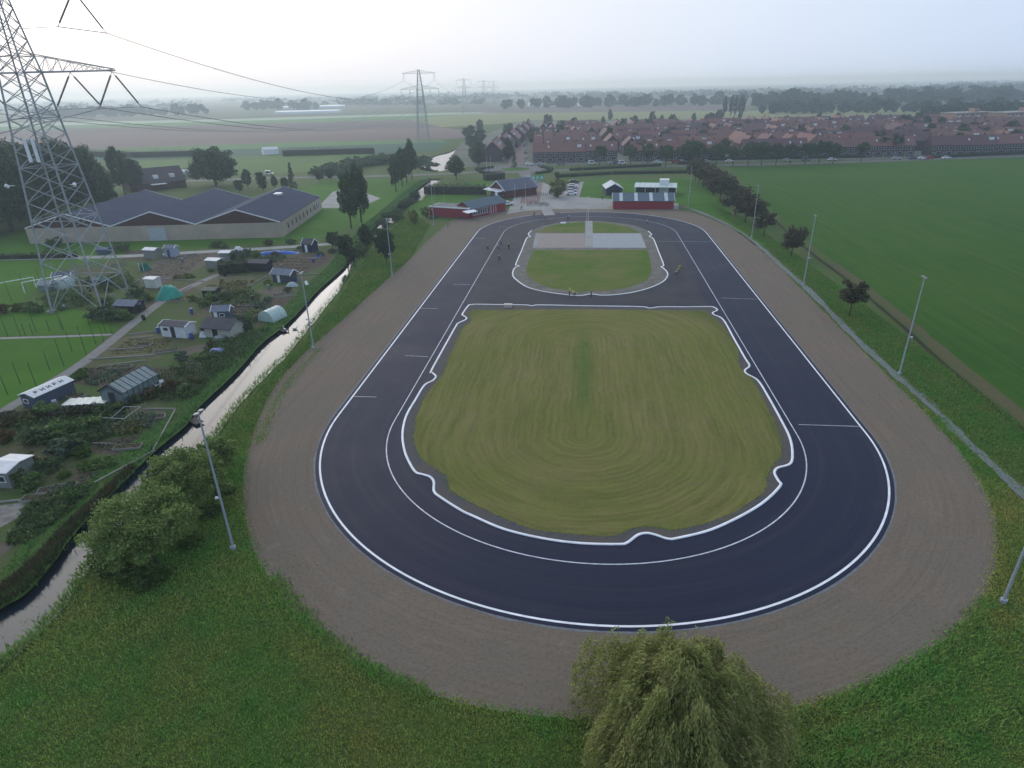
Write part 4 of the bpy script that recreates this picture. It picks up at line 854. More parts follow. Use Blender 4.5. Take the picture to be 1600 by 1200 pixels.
def gable(o, Ln, D, he, hr, wm, rm, axis='x', ov=.35, th=.16, edge=None, gm=None, x0=0, y0=0, names=('wall','roof')):
    b = MB(); mats = [wm, gm or wm]
    if axis == 'x':
        b.box(x0, x0+Ln, y0, y0+D, 0, he) if gm else b.prism([(y0,0),(y0+D,0),(y0+D,he),(y0+D/2,hr),(y0,he)], x0, x0+Ln, 0, 'x')
        if gm: b.prism([(y0,he),(y0+D,he),(y0+D/2,hr)], x0+.02, x0+Ln-.02, 1, 'x')
    else:
        b.box(x0, x0+Ln, y0, y0+D, 0, he) if gm else b.prism([(x0,0),(x0+Ln,0),(x0+Ln,he),(x0+Ln/2,hr),(x0,he)], y0, y0+D, 0, 'y')
        if gm: b.prism([(x0,he),(x0+Ln,he),(x0+Ln/2,hr)], y0+.02, y0+D-.02, 1, 'y')
    wo = b.obj(names[0], mats, o)
    span = D if axis == 'x' else Ln; s = (hr-he)/(span/2); dz = .03; r = MB()
    for sg in (-1, 1):
        e0 = span/2+ov; pl = [(0, hr+dz), (sg*e0, hr+dz-s*e0), (sg*e0, hr+dz-s*e0+th), (0, hr+dz+th)]
        c = (y0+D/2) if axis == 'x' else (x0+Ln/2); pl = [(c+a, z) for a, z in pl]
        if axis == 'x': r.prism(pl, x0-ov, x0+Ln+ov, 0, 'x')
        else: r.prism(pl, y0-ov, y0+D+ov, 0, 'y')
    ro = r.obj(names[1], rm, o)
    if edge:
        for sg in (-1, 1):
            e_ = MB(); e0 = span/2+ov; pl = [(0, hr+dz-.1), (sg*e0, hr+dz-s*e0-.1), (sg*e0, hr+dz-s*e0+th+.05), (0, hr+dz+th+.05)]
            c = (y0+D/2) if axis == 'x' else (x0+Ln/2); pl = [(c+a, z) for a, z in pl]
            if axis == 'x':
                e_.prism(pl, x0-ov-.08, x0-ov+.01, 0, 'x'); e_.prism(pl, x0+Ln+ov-.01, x0+Ln+ov+.08, 0, 'x')
            else:
                e_.prism(pl, y0-ov-.08, y0-ov+.01, 0, 'y'); e_.prism(pl, y0+D+ov-.01, y0+D+ov+.08, 0, 'y')
            e_.obj('bargeboard', edge, ro)
    return wo, ro
# --- warehouse of four bays with zigzag roof
A, Ln, rz = frame((47,381), (442,371)); o = empty('warehouse', (A.x, A.y, 0), rz); tag(o, 'long beige brick warehouse with zigzag dark gabled roofs', 'warehouse')
ridge_n = 3; bw = Ln/ridge_n; he, hr, D = 4.3, 8.0, 46
for k in range(ridge_n):
    gable(o, bw-.02, D, he, hr, BEIGE, ROOFD, 'y', .02, .14, WHITE, BROWN, x0=k*bw+.01)
MB().box(bw*1.42, bw*1.42+5, -.06, .03, 0, 3.7).obj('door', mat('pale roller door', (.4,.43,.45), (.34,.37,.39), .5, .5, stretch=(1,1,8)), o)
for k in range(9): window(o, Ln+.02, 6+k*4.2, 1.5, .8, 1.5, 'right', BROWN)
for k in range(3): window(o, Ln+.02, 36+k*2.6, 1.2, 1.8, 2.2, 'right', WHITE)
MB().box(bw*2.55, bw*2.55+2.2, 30, 33, 7.3, 8.0).obj('roof_light', mat('milky skylight', (.5,.52,.55), rough=.4), o)
# --- farmhouse behind
A, Ln, rz = frame((206,301), (292,292)); o = empty('farmhouse', (A.x, A.y, 0), rz); tag(o, 'dark tiled farmhouse with dormers behind the warehouse', 'house')
FT = mat('purple-brown tile', (.075,.06,.068), (.055,.045,.05), .8, .7)
wo, ro = gable(o, Ln, 13, 3.2, 8.6, mat('dark brick', (.1,.06,.05), (.08,.05,.045), 2, .8), FT, 'x', .5, .2)
for x in (Ln*.45, Ln*.75): MB().box(x, x+2, 1.2, 4, 4.6, 6.0).obj('dormer', WHITE, ro)
MB().box(Ln*.3, Ln*.3+.8, 6, 6.8, 8, 10).obj('chimney', mat('chimney brick', (.14,.07,.05), rough=.9), ro)
MB().box(Ln*.35, Ln*.35+6, -3.5, -.2, 2.5, 2.7).obj('porch_roof', WHITE, o)
A, Ln, rz = frame((258,282), (286,277)); o = empty('farm_shed', (A.x, A.y, 0), rz); tag(o, 'small dark-roofed shed past the farmhouse', 'shed'); gable(o, Ln, 7, 2.8, 5.2, BROWN, FT, 'x', .3, .15)
A, Ln, rz = frame((286,276), (307,275)); o = empty('white_tank_trailer', (A.x, A.y, 0), rz); tag(o, 'white rounded trailer on the yard behind the farmhouse', 'trailer')
MB().bar((0,1.3,1.9), (Ln,1.3,1.9), 1.3, n=14).obj('tank', WHITE, o, smooth=False); [MB().bar((x,-.05,.45), (x,.15,.45), .45, n=12).obj('wheel', BLACK, o) for x in (Ln*.7, Ln*.85)]
A, Ln, rz = frame((413,242.5), (436,241)); o = empty('white_barn', (A.x, A.y, 0), rz); tag(o, 'low white barn at the edge of the bright meadow', 'barn'); gable(o, Ln, 8, 3.2, 4.6, WHITE, mat('pale roof', (.5,.5,.5)), 'x', .2, .12)
# --- far glasshouses
for (a, b, h, dp, lb_) in (((430,178.8),(528,176.5),4,40,'long white glasshouse in the hazy fields, nearer of two'), ((444,171.5),(540,168.5),5,60,'long white glasshouse in the hazy fields, farther of two'), ((838,166.5),(900,164.5),5,50,'pale glasshouse strip before the far tree belt'), ((904,166.2),(913,166),5,30,'short pale glasshouse beside the glasshouse strip'), ((1270,166.5),(1302,165),5,30,'long white-roofed farm building at the wood edge')):
    A, Ln, rz = frame(a, b); o = empty('glasshouse', (A.x, A.y, 0), rz); tag(o, lb_, 'glasshouse'); k = 6
    for i in range(k): gable(o, Ln, dp/k-.05, h, h*1.25, WHITE, mat('whitewashed glass', (.68,.72,.74), rough=.4), 'x', .02, .1, y0=i*dp/k)
# --- red clubhouse
A, Ln, rz = frame((737,341), (790,329)); o = empty('red_clubhouse', (A.x, A.y, 0), rz); tag(o, 'low red timber clubhouse with grey pitched roof and white window frames', 'clubhouse')
gable(o, Ln, 7, 2.9, 4.7, REDW, ROOFG, 'x', .4, .15)
A2, Ln2, rz2 = frame((672,338), (732,342)); loc = Matrix.Rotation(-rz, 2) @ (A2-A)
wing = MB().box(0, Ln2, 0, 7, 0, 3.0).obj('wing', REDW, o, (loc.x, loc.y, 0), rz2-rz); MB().box(-.15, Ln2+.15, -.15, 7.15, 3.0, 3.3).obj('white_fascia', WHITE, wing); MB().box(.2, Ln2-.2, .2, 6.8, 3.3, 3.36).obj('flat_roof', mat('bitumen roof', (.1,.11,.12), (.14,.15,.15), .6, .8), wing)
for i in range(7):
    window(o, .7+i*1.12, -.03, .7, 1.0, 1.8)
for i in range(3): MB().box(9.2+i*1.2, 9.25+i*1.2+.12, -.1, -.02, .05, 2.7).obj('trim_post', WHITE, o)
MB().hexa([(-4.2,-2.4,2.3),(.5,-2.4,2.3),(.5,-.1,2.7),(-4.2,-.1,2.7),(-4.2,-2.4,2.4),(.5,-2.4,2.4),(.5,-.1,2.8),(-4.2,-.1,2.8)]).obj('awning', WHITE, o)
MB().box(Ln-.9, Ln-.3, 3.2, 3.8, 4.2, 6.0).obj('chimney', WHITE, o)
# --- blue-roofed building
A, Ln, rz = frame((767,306), (806,310)); o = empty('blue_roofed_building', (A.x, A.y, 0), rz+R_(-16)); tag(o, 'building with dark blue solar roof and white edges by the driveway', 'building')
wo, ro = gable(o, 9.5, 15, 3, 5.9, mat('dark red brick', (.13,.035,.035), (.1,.03,.03), 2, .8), mat('slate blue roof', (.06,.085,.14), (.05,.075,.12), .6, .4), 'y', .6, .2, WHITE)
sl_ = (5.9-3)/(4.75); 
for i in range(4):
    for j in range(6):
        x0, x1 = 5.1+i*1.12, 5.1+i*1.12+1.04; y0, y1 = .4+j*2.35, .4+j*2.35+2.25; zf = lambda x: 5.9-sl_*(x-4.75)+.24
        MB().hexa([(x0,y0,zf(x0)),(x1,y0,zf(x1)),(x1,y1,zf(x1)),(x0,y1,zf(x0)),(x0,y0,zf(x0)+.04),(x1,y0,zf(x1)+.04),(x1,y1,zf(x1)+.04),(x0,y1,zf(x0)+.04)]).obj('solar_panel', mat('solar glass', (.02,.035,.075), rough=.15, spec=.5), ro)
MB().hexa([(-.8,-3,2.6),(9.6,-3,2.6),(9.6,-.1,3),(-.8,-.1,3),(-.8,-3,2.75),(9.6,-3,2.75),(9.6,-.1,3.15),(-.8,-.1,3.15)]).obj('front_canopy', mat('pale canopy', (.5,.54,.58), rough=.4), o)
for i in range(3): window(o, 1+i*2.8, -.03, .8, 1.6, 1.5)
# --- red shed with grey roof
A, Ln, rz = frame((958,327), (1052,327)); o = empty('red_shed', (A.x, A.y, 0), rz); tag(o, 'long red shed with grey sheet roof and four pale skylight stripes', 'shed')
wo, ro = gable(o, Ln, 9, 2.7, 4.6, REDW, ROOFG, 'x', .3, .1, WHITE)
sl2 = (4.6-2.7)/4.5
for i in range(4):
    x = Ln*(.1+.25*i); MB().hexa([(x,-.25,4.6-sl2*4.75+.16),(x+1.1,-.25,4.6-sl2*4.75+.16),(x+1.1,4.35,4.6-sl2*.15+.16),(x,4.35,4.6-sl2*.15+.16),(x,-.25,4.6-sl2*4.75+.2),(x+1.1,-.25,4.6-sl2*4.75+.2),(x+1.1,4.35,4.6-sl2*.15+.2),(x,4.35,4.6-sl2*.15+.2)]).obj('skylight', mat('pale skylight sheet', (.42,.47,.5), rough=.4), ro)
for i in range(int(Ln/1.6)): MB().box(i*1.6+.7, i*1.6+.74, -.025, 0, .1, 2.62).obj('batten', mat('red batten', (.2,.014,.024)), o)
# --- small dark shed with white gable roof, canopy behind red shed
A, Ln, rz = frame((947,305.5), (972,305)); o = empty('white_roofed_shed', (A.x, A.y, 0), rz); tag(o, 'small dark blue shed with white ribbed gable roof on the club lawn', 'shed')
wo, ro = gable(o, Ln, 9.5, 2.6, 4.2, mat('navy boards', (.025,.03,.07), (.02,.025,.055), 2, .7), mat('white ribbed sheet', (.5,.53,.57), (.42,.45,.5), 1, .5), 'y', .35, .1, WHITE); MB().box(Ln*.25, Ln*.75, -.06, .03, 0, 2.1).obj('door', mat('dark door', (.015,.018,.035)), o)
A, Ln, rz = frame((990,305), (1057,306)); o = empty('glass_canopy', (A.x, A.y, 0), rz); tag(o, 'flat pale glazed canopy with a white box behind the red shed', 'canopy')
for x in np.linspace(.2, Ln-.2, 5):
    for y in (.2, 7.8): MB().bar((x,y,0), (x,y,2.9), .07).obj('post', WHITE, o)
for i in range(8): x = i*Ln/8; MB().hexa([(x+.03,0,2.9),(x+Ln/8-.03,0,2.9),(x+Ln/8-.03,8,3.5),(x+.03,8,3.5),(x+.03,0,2.96),(x+Ln/8-.03,0,2.96),(x+Ln/8-.03,8,3.56),(x+.03,8,3.56)]).obj('roof_panel', mat('pale aqua sheet', (.42,.52,.5), (.36,.45,.45), 1, .35), o)
MB().box(Ln*.58, Ln*.58+3.6, 5, 8.2, 0, 5.1).obj('white_box', WHITE, o)
MB().box(.5, Ln-.5, 7.9, 8, 0, 2.8).obj('back_wall', mat('navy panel', (.03,.04,.08)), o)
# --- signs at the driveway
for i, x in enumerate((833.5, 840, 846.5)):
    p = G(x, 284.5); o = empty('green_sign', (p.x, p.y, 0)); tag(o, f'{ORD[i]} green hoarding from the white board beside the driveway', 'sign', 'green hoardings by the driveway')
    for s in (-.7, .7): MB().box(s-.05, s+.05, 0, .1, 0, 1.2).obj('post', GALV, o)
    MB().box(-1.1, 1.1, -.04, .04, .9, 2.7).obj('board', mat('sign green', (.03,.33,.14)), o)
    MB().box(-.6, .6, -.06, -.045, 1.9, 2.3).box(-.8, .8, -.06, -.045, 1.3, 1.5).obj('lettering', WHITE, o)
p = G(825, 285); o = empty('white_sign', (p.x, p.y, 0)); tag(o, 'white board on posts beside the green hoardings', 'sign')
MB().box(-.95, .95, -.04, .04, .9, 2.8).obj('board', WHITE, o); [MB().box(s-.05, s+.05, .05, .12, 0, 2.6).obj('post', GALV, o) for s in (-.6, .6)]
# ================================================================== VILLAGE
TILES = [mat('red roof tile', (.185,.082,.072), (.15,.068,.062), .8, .75), mat('brown-red roof tile', (.16,.08,.072), (.13,.064,.058), .8, .75), mat('orange roof tile', (.2,.108,.08), (.165,.088,.066), .8, .75), mat('plum roof tile', (.115,.056,.062), (.092,.046,.052), .8, .75)]
TN = ['red', 'brownish-red', 'orange', 'plum-coloured']
BRK = mat('dark house brick', (.07,.045,.05), (.055,.038,.042), 1.2, .85); BRK2 = mat('tan house brick', (.24,.17,.125), (.2,.14,.105), 1.2, .85)
CHIM = mat('chimney stack', (.12,.06,.05), rough=.9)
_tm = {}
def terrace(P, rz, n, v, detail, label, group, brick=None, D=9, name='terraced_house', he=5.6, hr=9.8):
    Ln = n*5.6; o = empty(name, (P.x, P.y, 0), rz); tag(o, label, 'house', group); bk = brick or (BRK if v % 2 else BRK2)
    key = (n, v, D, he, hr, bk.name)
    if key not in _tm:
        b = MB(); b.prism([(0,0),(D,0),(D,he),(D/2,hr-.05),(0,he)], 0, Ln, 0, 'x'); r = MB(); s = (hr-he)/(D/2)
        for sg in (-1, 1): e0 = D/2+.4; r.prism([(D/2,hr),(D/2+sg*e0,hr-s*e0),(D/2+sg*e0,hr-s*e0+.2),(D/2,hr+.2)], -.25, Ln+.25, 0, 'x')
        c = MB().box(-.35, .35, -.35, .35, -.8, 1.1); dm = MB().box(0, 2.2, -.9, 1.4, -.7, .75, 0).box(-.1, 2.3, -1.0, 1.5, .75, .9, 1); rl = MB().hexa([(0,0,0),(.8,0,0),(.8,1,s),(0,1,s),(0,0,.06),(.8,0,.06),(.8,1,s+.06),(0,1,s+.06)])
        _tm[key] = (b.mesh('wall', bk), r.mesh('roof', TILES[v]), c.mesh('chimney', CHIM), dm.mesh('dormer', [WHITE, ROOFG]), rl.mesh('roof_window', mat('roof window', (.45,.5,.56), rough=.3)))
    w_, r_, c_, d_, l_ = _tm[key]; s = (hr-he)/(D/2)
    link('wall', w_, o); ro = link('roof', r_, o)
    for k in range(1, n, 2): link('chimney', c_, ro, (k*5.6, D/2, hr))
    for k in range(n):
        q = rnd.random(); x = k*5.6+1.6
        if q < .16: link('dormer', d_, ro, (x, D*.28, he+s*D*.28+.3))
        elif q < .42: link('roof_window', l_, ro, (x+rnd.random(), D*.2, he+s*D*.2+.23))
    if detail:
        for k in range(n):
            x = k*5.6; fm = WHITE
            window(o, x+.5, -.02, 3.3, 1.5, 1.4); window(o, x+3.2, -.02, 3.3, 1.7, 1.4); window(o, x+2.4, -.02, .7, 2.6, 1.6); window(o, x+.6, -.02, .05, 1.0, 2.1, name='door', gm=mat('painted door', (.05,.03,.04)))
    return o
U0 = G(833, 254.5); U1 = G(1480, 243.5); ud = (U1-U0).normalized(); vd = Vector((-ud.y, ud.x)); RZ0 = math.atan2(ud.y, ud.x)
vil = [U0+vd*-2-ud*2, U0+ud*330+vd*-2, U0+ud*520+vd*100, U0+ud*560+vd*200, U0+ud*420+vd*400, U0+ud*220+vd*470, U0+ud*-6+vd*330]
x = 0; i = 0
while x < 300:   # front row facing the road
    n = (5, 3, 5, 4, 6, 5, 4, 6)[i % 8]; gap = (1, 7, 1, 9, 6)[i % 5]; set_ = (0, 2.5, -1, 3, 0)[i % 5]; v = (0, 1, 0, 0, 3, 1, 0, 3)[i % 8]
    p = U0+ud*x+vd*(set_); terrace(p, RZ0, n, v, True, f'{ORD[i]} brick terrace along the main road from the brick street, {TN[v]} roof', 'front terraces along the main road', BRK, name='front_terrace'); x += n*5.6+gap; i += 1
row = 0; dd = 27
nb = 0
while dd < 450 and nb < 150:
    x = rnd.uniform(-4, 10) if dd > 40 else 52
    while x < 560:
        n = rnd.choice((2, 3, 4, 5, 6)); p = U0+ud*x+vd*(dd+rnd.uniform(-3, 3)); turned = rnd.random() < (.45 if 105 < x < 200 else .25); rz = RZ0+rnd.uniform(-.06, .06)
        q = p+ud*(n*2.8); ok = inpoly(np.array([p.x, p.x+ud.x*n*5.6]), np.array([p.y, p.y+ud.y*n*5.6]), vil).all()
        if ok:
            v = rnd.choices((0, 1, 2, 3), (4, 4, 2 if x > 150 else 1, 3))[0]
            if turned: n = min(n, 4); p = p+ud*9.5; rz += math.pi/2; adv = 12
            else: adv = n*5.6+rnd.choice((1, 4, 7, 12))
            terrace(p, rz, n, v, False, f'terrace of village houses under a {TN[v]} tiled roof', f'village terraces with {TN[v]} roofs', name='village_terrace'); nb += 1; x += adv
        else: x += 12
    dd += rnd.choice((25, 28, 31)); row += 1
# houses beside the pond, gable end to the road
for k in range(6):
    p = Vector((-47, 372+k*44)); v = (0, 1, 0, 3, 1, 3)[k]
    terrace(p, R_(92), 6, v, k < 2, 'terrace of red-roofed houses running along the brick street beside the pond', 'street terraces by the pond', BRK, name='street_terrace', D=11, hr=10.5)
for k in range(4):
    p = U0+ud*1+vd*(30+k*22); terrace(p, RZ0+R_(8), 2, 2 if k else 0, False, 'pair of gabled houses stepping back along the brick street', 'stepped houses along the street', BRK2, name='stepped_house', D=10)
# apartment blocks at the village edge
def apartments(a, b, st, label, dep=14):
    A, Ln, rz = frame(a, b); o = empty('apartment_block', (A.x, A.y, 0), rz); tag(o, label, 'apartment block'); m = mat('orange brick', (.34,.22,.16), (.29,.19,.14), .5, .85)
    MB().box(0, Ln, 0, dep, 0, st*3).obj('wall', m, o); MB().box(-.4, Ln+.4, -.4, dep+.4, st*3, st*3+.4).obj('roof', mat('flat roof gravel', (.3,.29,.27), (.25,.24,.22), .3, .9), o); MB().box(Ln*.6, Ln*.6+5, 4, 9, st*3+.4, st*3+3).obj('stair_tower', m, o)
    for f in range(st):
        for k in range(int(Ln/5)): window(o, k*5+1, -.03, f*3+.9, 2.6, 1.5)
        for k in range(0, int(Ln/5), 2): MB().box(k*5+.8, k*5+4.2, -1.3, -.06, f*3+.35, f*3+1.2).obj('balcony', mat('cream balcony', (.6,.55,.45)), o)
apartments((1488,203), (1545,200), 4, 'orange brick apartment block with flat roof behind the terraces')
apartments((1566,203), (1625,199), 4, 'orange brick apartment block with cream balconies among the trees')
# ================================================================== ALLOTMENTS
def plot(px, z, m, label=None): return ground_poly('allotment_plot', px, z, m)
PL = [([(402,418),(470,398),(520,400),(512,412),(470,430),(430,432)], SOIL), ([(345,490),(370,470),(420,468),(400,505),(365,510)], SOIL), ([(420,468),(458,462),(440,500),(425,505)], SOIL),
 ([(110,600),(140,576),(215,572),(285,575),(250,590),(205,590),(160,604)], SOIL), ([(150,690),(215,680),(225,690),(180,712),(140,708)], SOIL), ([(120,738),(165,735),(150,752),(115,757)], SOIL), ([(70,775),(105,770),(98,782),(72,784)], SOIL2),
 ([(255,400),(330,392),(345,400),(300,425),(245,445),(215,440)], SOIL2), ([(195,392),(250,390),(235,402),(190,408)], SOIL), ([(230,415),(285,410),(262,432),(222,432)], SOIL2), ([(0,790),(40,785),(35,805),(0,825)], mat('pale rubble ground', (.24,.22,.2), (.12,.12,.1), 1.2, .95)),
 ([(165,540),(215,520),(280,527),(250,560),(190,560),(160,556)], mat('mossy bed', (.08,.085,.03), (.1,.085,.05), .5, .95)), ([(235,645),(272,640),(255,662),(225,668)], SOIL2), ([(300,448),(345,432),(400,433),(380,455),(330,462)], mat('mossy bed', (.08,.085,.03))), ([(275,545),(335,535),(320,548),(290,556)], SOIL2), ([(0,850),(25,840),(18,856),(0,870)], SOIL2), ([(395,455),(455,445),(465,455),(420,462)], SOIL2)]
for i, (p_, m_) in enumerate(PL): plot(p_, .034+.002*(i % 3), m_)
# board edgings round the beds
EDG = mat('grey edging boards', (.26,.25,.23), (.2,.19,.17), 1.5, .8)
for a, b in (((242,705),(148,756)),((274,642),(240,704)),((0,786),(98,776)),((140,562),(245,556)),((170,548),(225,544)),((200,524),(250,518)),((205,530),(240,526)),((340,435),(395,432)),((155,574),(228,564)),((240,436),(320,440)),((190,455),(218,437)),((395,393),(470,391)),((474,406),(503,403)),((455,430),(500,429)),((412,466),(465,463)),((385,450),(418,432)),((310,482),(350,470)),((235,412),(310,398)),((225,640),(275,640)),((145,694),(178,695)),((300,447),(270,462))):
    pa, pb = G(*a), G(*b); d = (pb-pa); n = d.normalized(); n = Vector((-n.y, n.x))*.07
    q = [pa-n, pb-n, pb+n, pa+n]; tag(MB().hexa([(v.x, v.y, 0) for v in q]+[(v.x, v.y, .22) for v in q]).obj('bed_edging', EDG), 'thin grey board edging along an allotment bed', 'edging', 'bed edgings')
# rows of vegetables
def veg(px, n, h, m, label):
    P = [G(*p) for p in px]; c = scatter(P, n); C = np.column_stack([np.repeat(c, 9, 0)+rng.normal(0, .2, (len(c)*9, 2)), rng.uniform(.03, h, len(c)*9)]); V, F = leafquads(C, .3, .7)
    tag(link('vegetable_plants', npmesh('vegetable_plants', V, F, m)), label, 'vegetables', kind='stuff')
veg([(130,598),(170,580),(190,585),(150,605)], 60, .5, LFG, 'pale cabbages growing on a dark bed')
veg([(105,598),(125,578),(140,576),(115,598)], 90, .3, leafmat('lime foliage', (.1,.17,.03), (.08,.14,.03)), 'bright lettuce strip beside the path')
veg([(165,660),(245,645),(240,670),(160,685)], 170, .7, LFG, 'leafy vegetables under the net frame')
veg([(175,668),(230,662),(225,678),(180,682)], 60, .8, LFY, 'yellowing vegetables by the net frame')
veg([(120,728),(175,718),(180,728),(130,738)], 120, .5, leafmat('lime foliage', (.1,.17,.03), (.08,.14,.03)), 'lime vegetables on the canal-side bed')
veg([(45,790),(110,758),(150,760),(110,800),(40,850),(10,850)], 420, .4, LF, 'low green growth on the near plots')
veg([(245,585),(330,560),(355,570),(300,625),(260,630),(235,615)], 420, .8, LF, 'mixed green growth by the greenhouse')
veg([(160,690),(60,700),(20,665),(190,650)], 600, .8, LF, 'dense overgrown greenery below the brown hedge')
veg([(330,535),(390,520),(425,515),(370,570),(320,590),(300,575)], 420, .6, LF, 'green weeds towards the canal')
veg([(310,455),(345,440),(400,440),(385,462),(320,465)], 200, .5, LFY, 'yellow-green vegetables by the dark pavilion')
veg([(330,462),(400,455),(410,470),(345,485)], 180, .5, LF, 'green vegetables behind the bushes')
veg([(270,432),(300,428),(305,434),(272,438)], 90, .4, LFY, 'bright yellow-green bed on the far plots')
veg([(120,440),(200,425),(215,445),(160,460)], 260, .8, LF, 'mixed garden plants around the pylon')
veg([(395,470),(425,468),(420,485),(395,490)], 60, .6, LFG, 'blue-green cabbages on a dark bed')
veg([(60,468),(130,450),(150,475),(80,490)], 300, .8, LF, 'garden plants at the pylon feet')
veg([(400,405),(440,395),(450,405),(410,415)], 120, .7, LFG, 'grey-green plants beyond the pavilion')
def rows(px, nr, h, m, label):
    q = [G(*p) for p in px]; C = []
    for k in range(nr):
        f = (k+.5)/nr; a = q[0].lerp(q[3], f); b = q[1].lerp(q[2], f); n = max(8, int((b-a).length*14)); t = rng.uniform(0, 1, n)
        C.append(np.column_stack([a.x+(b.x-a.x)*t+rng.normal(0, .09, n), a.y+(b.y-a.y)*t+rng.normal(0, .09, n), rng.uniform(.02, h, n)]))
    V, F = leafquads(np.vstack(C), .24, .7); tag(link('crop_rows', npmesh('crop_rows', V, F, m)), label, 'vegetables', kind='stuff')
rows([(110,600),(190,590),(215,572),(140,576)], 5, .3, LF, 'green seedling rows on the dark bed behind the long shed')
rows([(345,490),(395,492),(415,470),(370,471)], 5, .3, LF, 'green seedling rows beside the polytunnel')
rows([(220,438),(290,428),(330,396),(262,402)], 9, .3, LFY, 'yellowing rows on the wide dry bed below the warehouse')
rows([(170,556),(250,552),(275,530),(200,530)], 6, .25, LFY, 'pale rows on the mossy bed beside the gravel track')
rows([(120,755),(150,750),(165,737),(122,740)], 3, .3, LF, 'short green rows on the near soil bed')
rows([(150,706),(185,706),(215,684),(155,692)], 4, .3, LF, 'green rows on the bed below the net frame')
rows([(410,428),(470,426),(515,404),(450,402)], 5, .2, LF, 'sparse rows on the dark bed behind the slate hut')
# sheds and huts
def shed(a, b, dep, he, hr, wm, rm, label, axis='x', edge=None, name='garden_shed', door=None, win=(), ov=.18, cat='shed', deg=None, Lf=None):
    A, Ln, rz = frame(a, b)
    if deg is not None: rz = R_(deg)
    Ln = Lf or Ln
    o = empty(name, (A.x, A.y, 0), rz); tag(o, label, cat); gable(o, Ln, dep, he, hr, wm, rm, axis, ov, .09, edge)
    if door: MB().box(door[0], door[1], -.05, .02, .02, min(he-.1, 1.95)).obj('door', door[2], o)
    for x, z, w_, h_ in win: window(o, x, -.02, z, w_, h_)
    return o
DKW = mat('dark stained boards', (.03,.032,.04), (.022,.024,.03), 2, .7); BLUEW = mat('blue-grey boards', (.07,.09,.13), (.055,.07,.105), 2, .7); GRYW = mat('grey-green boards', (.2,.22,.2), (.16,.18,.165), 2, .8)
WROOF = mat('white sheet roof', (.6,.62,.63), (.48,.5,.52), 1.5, .5); FELT = mat('grey roofing felt', (.16,.18,.22), (.12,.135,.17), 1.2, .8); FELTD = mat('dark roofing felt', (.05,.05,.06), (.07,.07,.08), 1.2, .8)
shed((38,637),(62,640),5.6,1.9,2.3,BLUEW,WROOF,'long low shed with a white roof painted in dark letters, beside the net fence','y',deg=-12,Lf=2.7,win=((.4,.8,.9,.6),),name='long_white_roofed_shed')
A, Ln, rz = frame((38,637),(62,640)); shed_o = [o for o in bpy.data.objects if o.name.startswith('long_white_roofed_shed')][0]
rf = [c for c in shed_o.children if c.name.startswith('roof')][0]; sl3 = .4/1.35; strokes = MB()
for k in range(5):
    y0 = .6+k*.9; zz = lambda x: 2.3+.03+.09-sl3*abs(x-1.35)+.012
    for (x0, x1, ya, yb) in ((1.75,2.35,0,.14),(1.75,2.35,.4,.54) if k % 3 else (1.75,1.9,.1,.5),(2.0,2.15,.1,.45)):
        strokes.add([(x0,y0+ya,zz(x0)),(x1,y0+ya,zz(x1)),(x1,y0+yb,zz(x1)),(x0,y0+yb,zz(x0))], [(0,1,2,3)])
strokes.obj('lettering', DKW, rf)
ghs = shed((162,630),(201,634),6.4,1.9,2.9,GLASSG,GLASSG,'large grey gabled glass greenhouse beside the cold frames','y',DKW,'greenhouse',cat='greenhouse',deg=-8,Lf=3.6,door=(1.3,2.3,DKW))
for k in range(8):
    y = k*6.4/7
    for sg in (-1, 1): MB().bar((1.8,y,3.06), (1.8+sg*1.98,y,1.96), .035).obj('glazing_bar', DKW, ghs)
for sg in (0, 3.6):
    for k in range(8): MB().bar((sg+(-.03 if sg == 0 else .03),k*6.4/7,0), (sg+(-.03 if sg == 0 else .03),k*6.4/7,1.9), .03).obj('glazing_bar', DKW, ghs)
# cold frames
for i in range(6):
    p = G(97+i*11.5, 637-i*.7); o = empty('cold_frame', (p.x, p.y, 0), R_(-2)); tag(o, f'{ORD[i]} white-lidded cold frame counted from the long shed', 'cold frame', 'cold frames'); MB().box(0, .95, 0, 1.7, 0, .35).obj('box', EDG, o); MB().hexa([(-.02,-.05,.36),(.97,-.05,.36),(.97,1.75,.55),(-.02,1.75,.55),(-.02,-.05,.4),(.97,-.05,.4),(.97,1.75,.59),(-.02,1.75,.59)]).obj('lid', mat('milky pane', (.5,.54,.5), (.42,.47,.43), 1, .3), o)
# junk beside the white-roofed shed
for i, (x, y, s) in enumerate(((76,632,.8),(82,626,.9),(88,620,.7),(93,614,.8),(98,609,.9),(104,606,.7),(85,633,.6),(100,617,.6))):
    p = G(x, y); o = empty('junk_pile', (p.x, p.y, 0), i); tag(o, 'heap of grey boards and crates beside the long white-roofed shed', 'junk pile', 'junk by the shed'); 
    for k in range(3): MB().box(-s*.6+k*.1, s*.6, -.3+k*.12, .35, k*.25, k*.25+.2).obj('board', (GRYW, EDG, WROOF)[(i+k) % 3], o, (0,0,0), k*.5)
WBOX = mat('whitewashed boards', (.62,.64,.66), (.5,.52,.55), 1.5, .6)
shed((254,526),(292,529),2.6,2.1,2.5,WBOX,FELTD,'white shed with black roof and dark post in the middle of the plots','x',WHITE,'white_black_shed',door=(2.0,2.8,DKW),win=((.5,1.1,1.1,.7),))
shed((322,527),(362,530),3.6,2.0,3.0,mat('cream boards', (.42,.42,.36), (.34,.34,.29), 2, .8),FELTD,'cream garden house with a dark felt roof and black doorway','x',None,'garden_house',ov=.5,door=(1.5,2.5,BLACK))
shed((334,503),(360,502),2.2,2.0,2.7,BLUEW,FELT,'small blue-grey hut with a pale panelled roof behind the cream garden house','x',WHITE,'small_hut',door=(.3,.9,WHITE),win=((1.3,.9,.9,.7),))
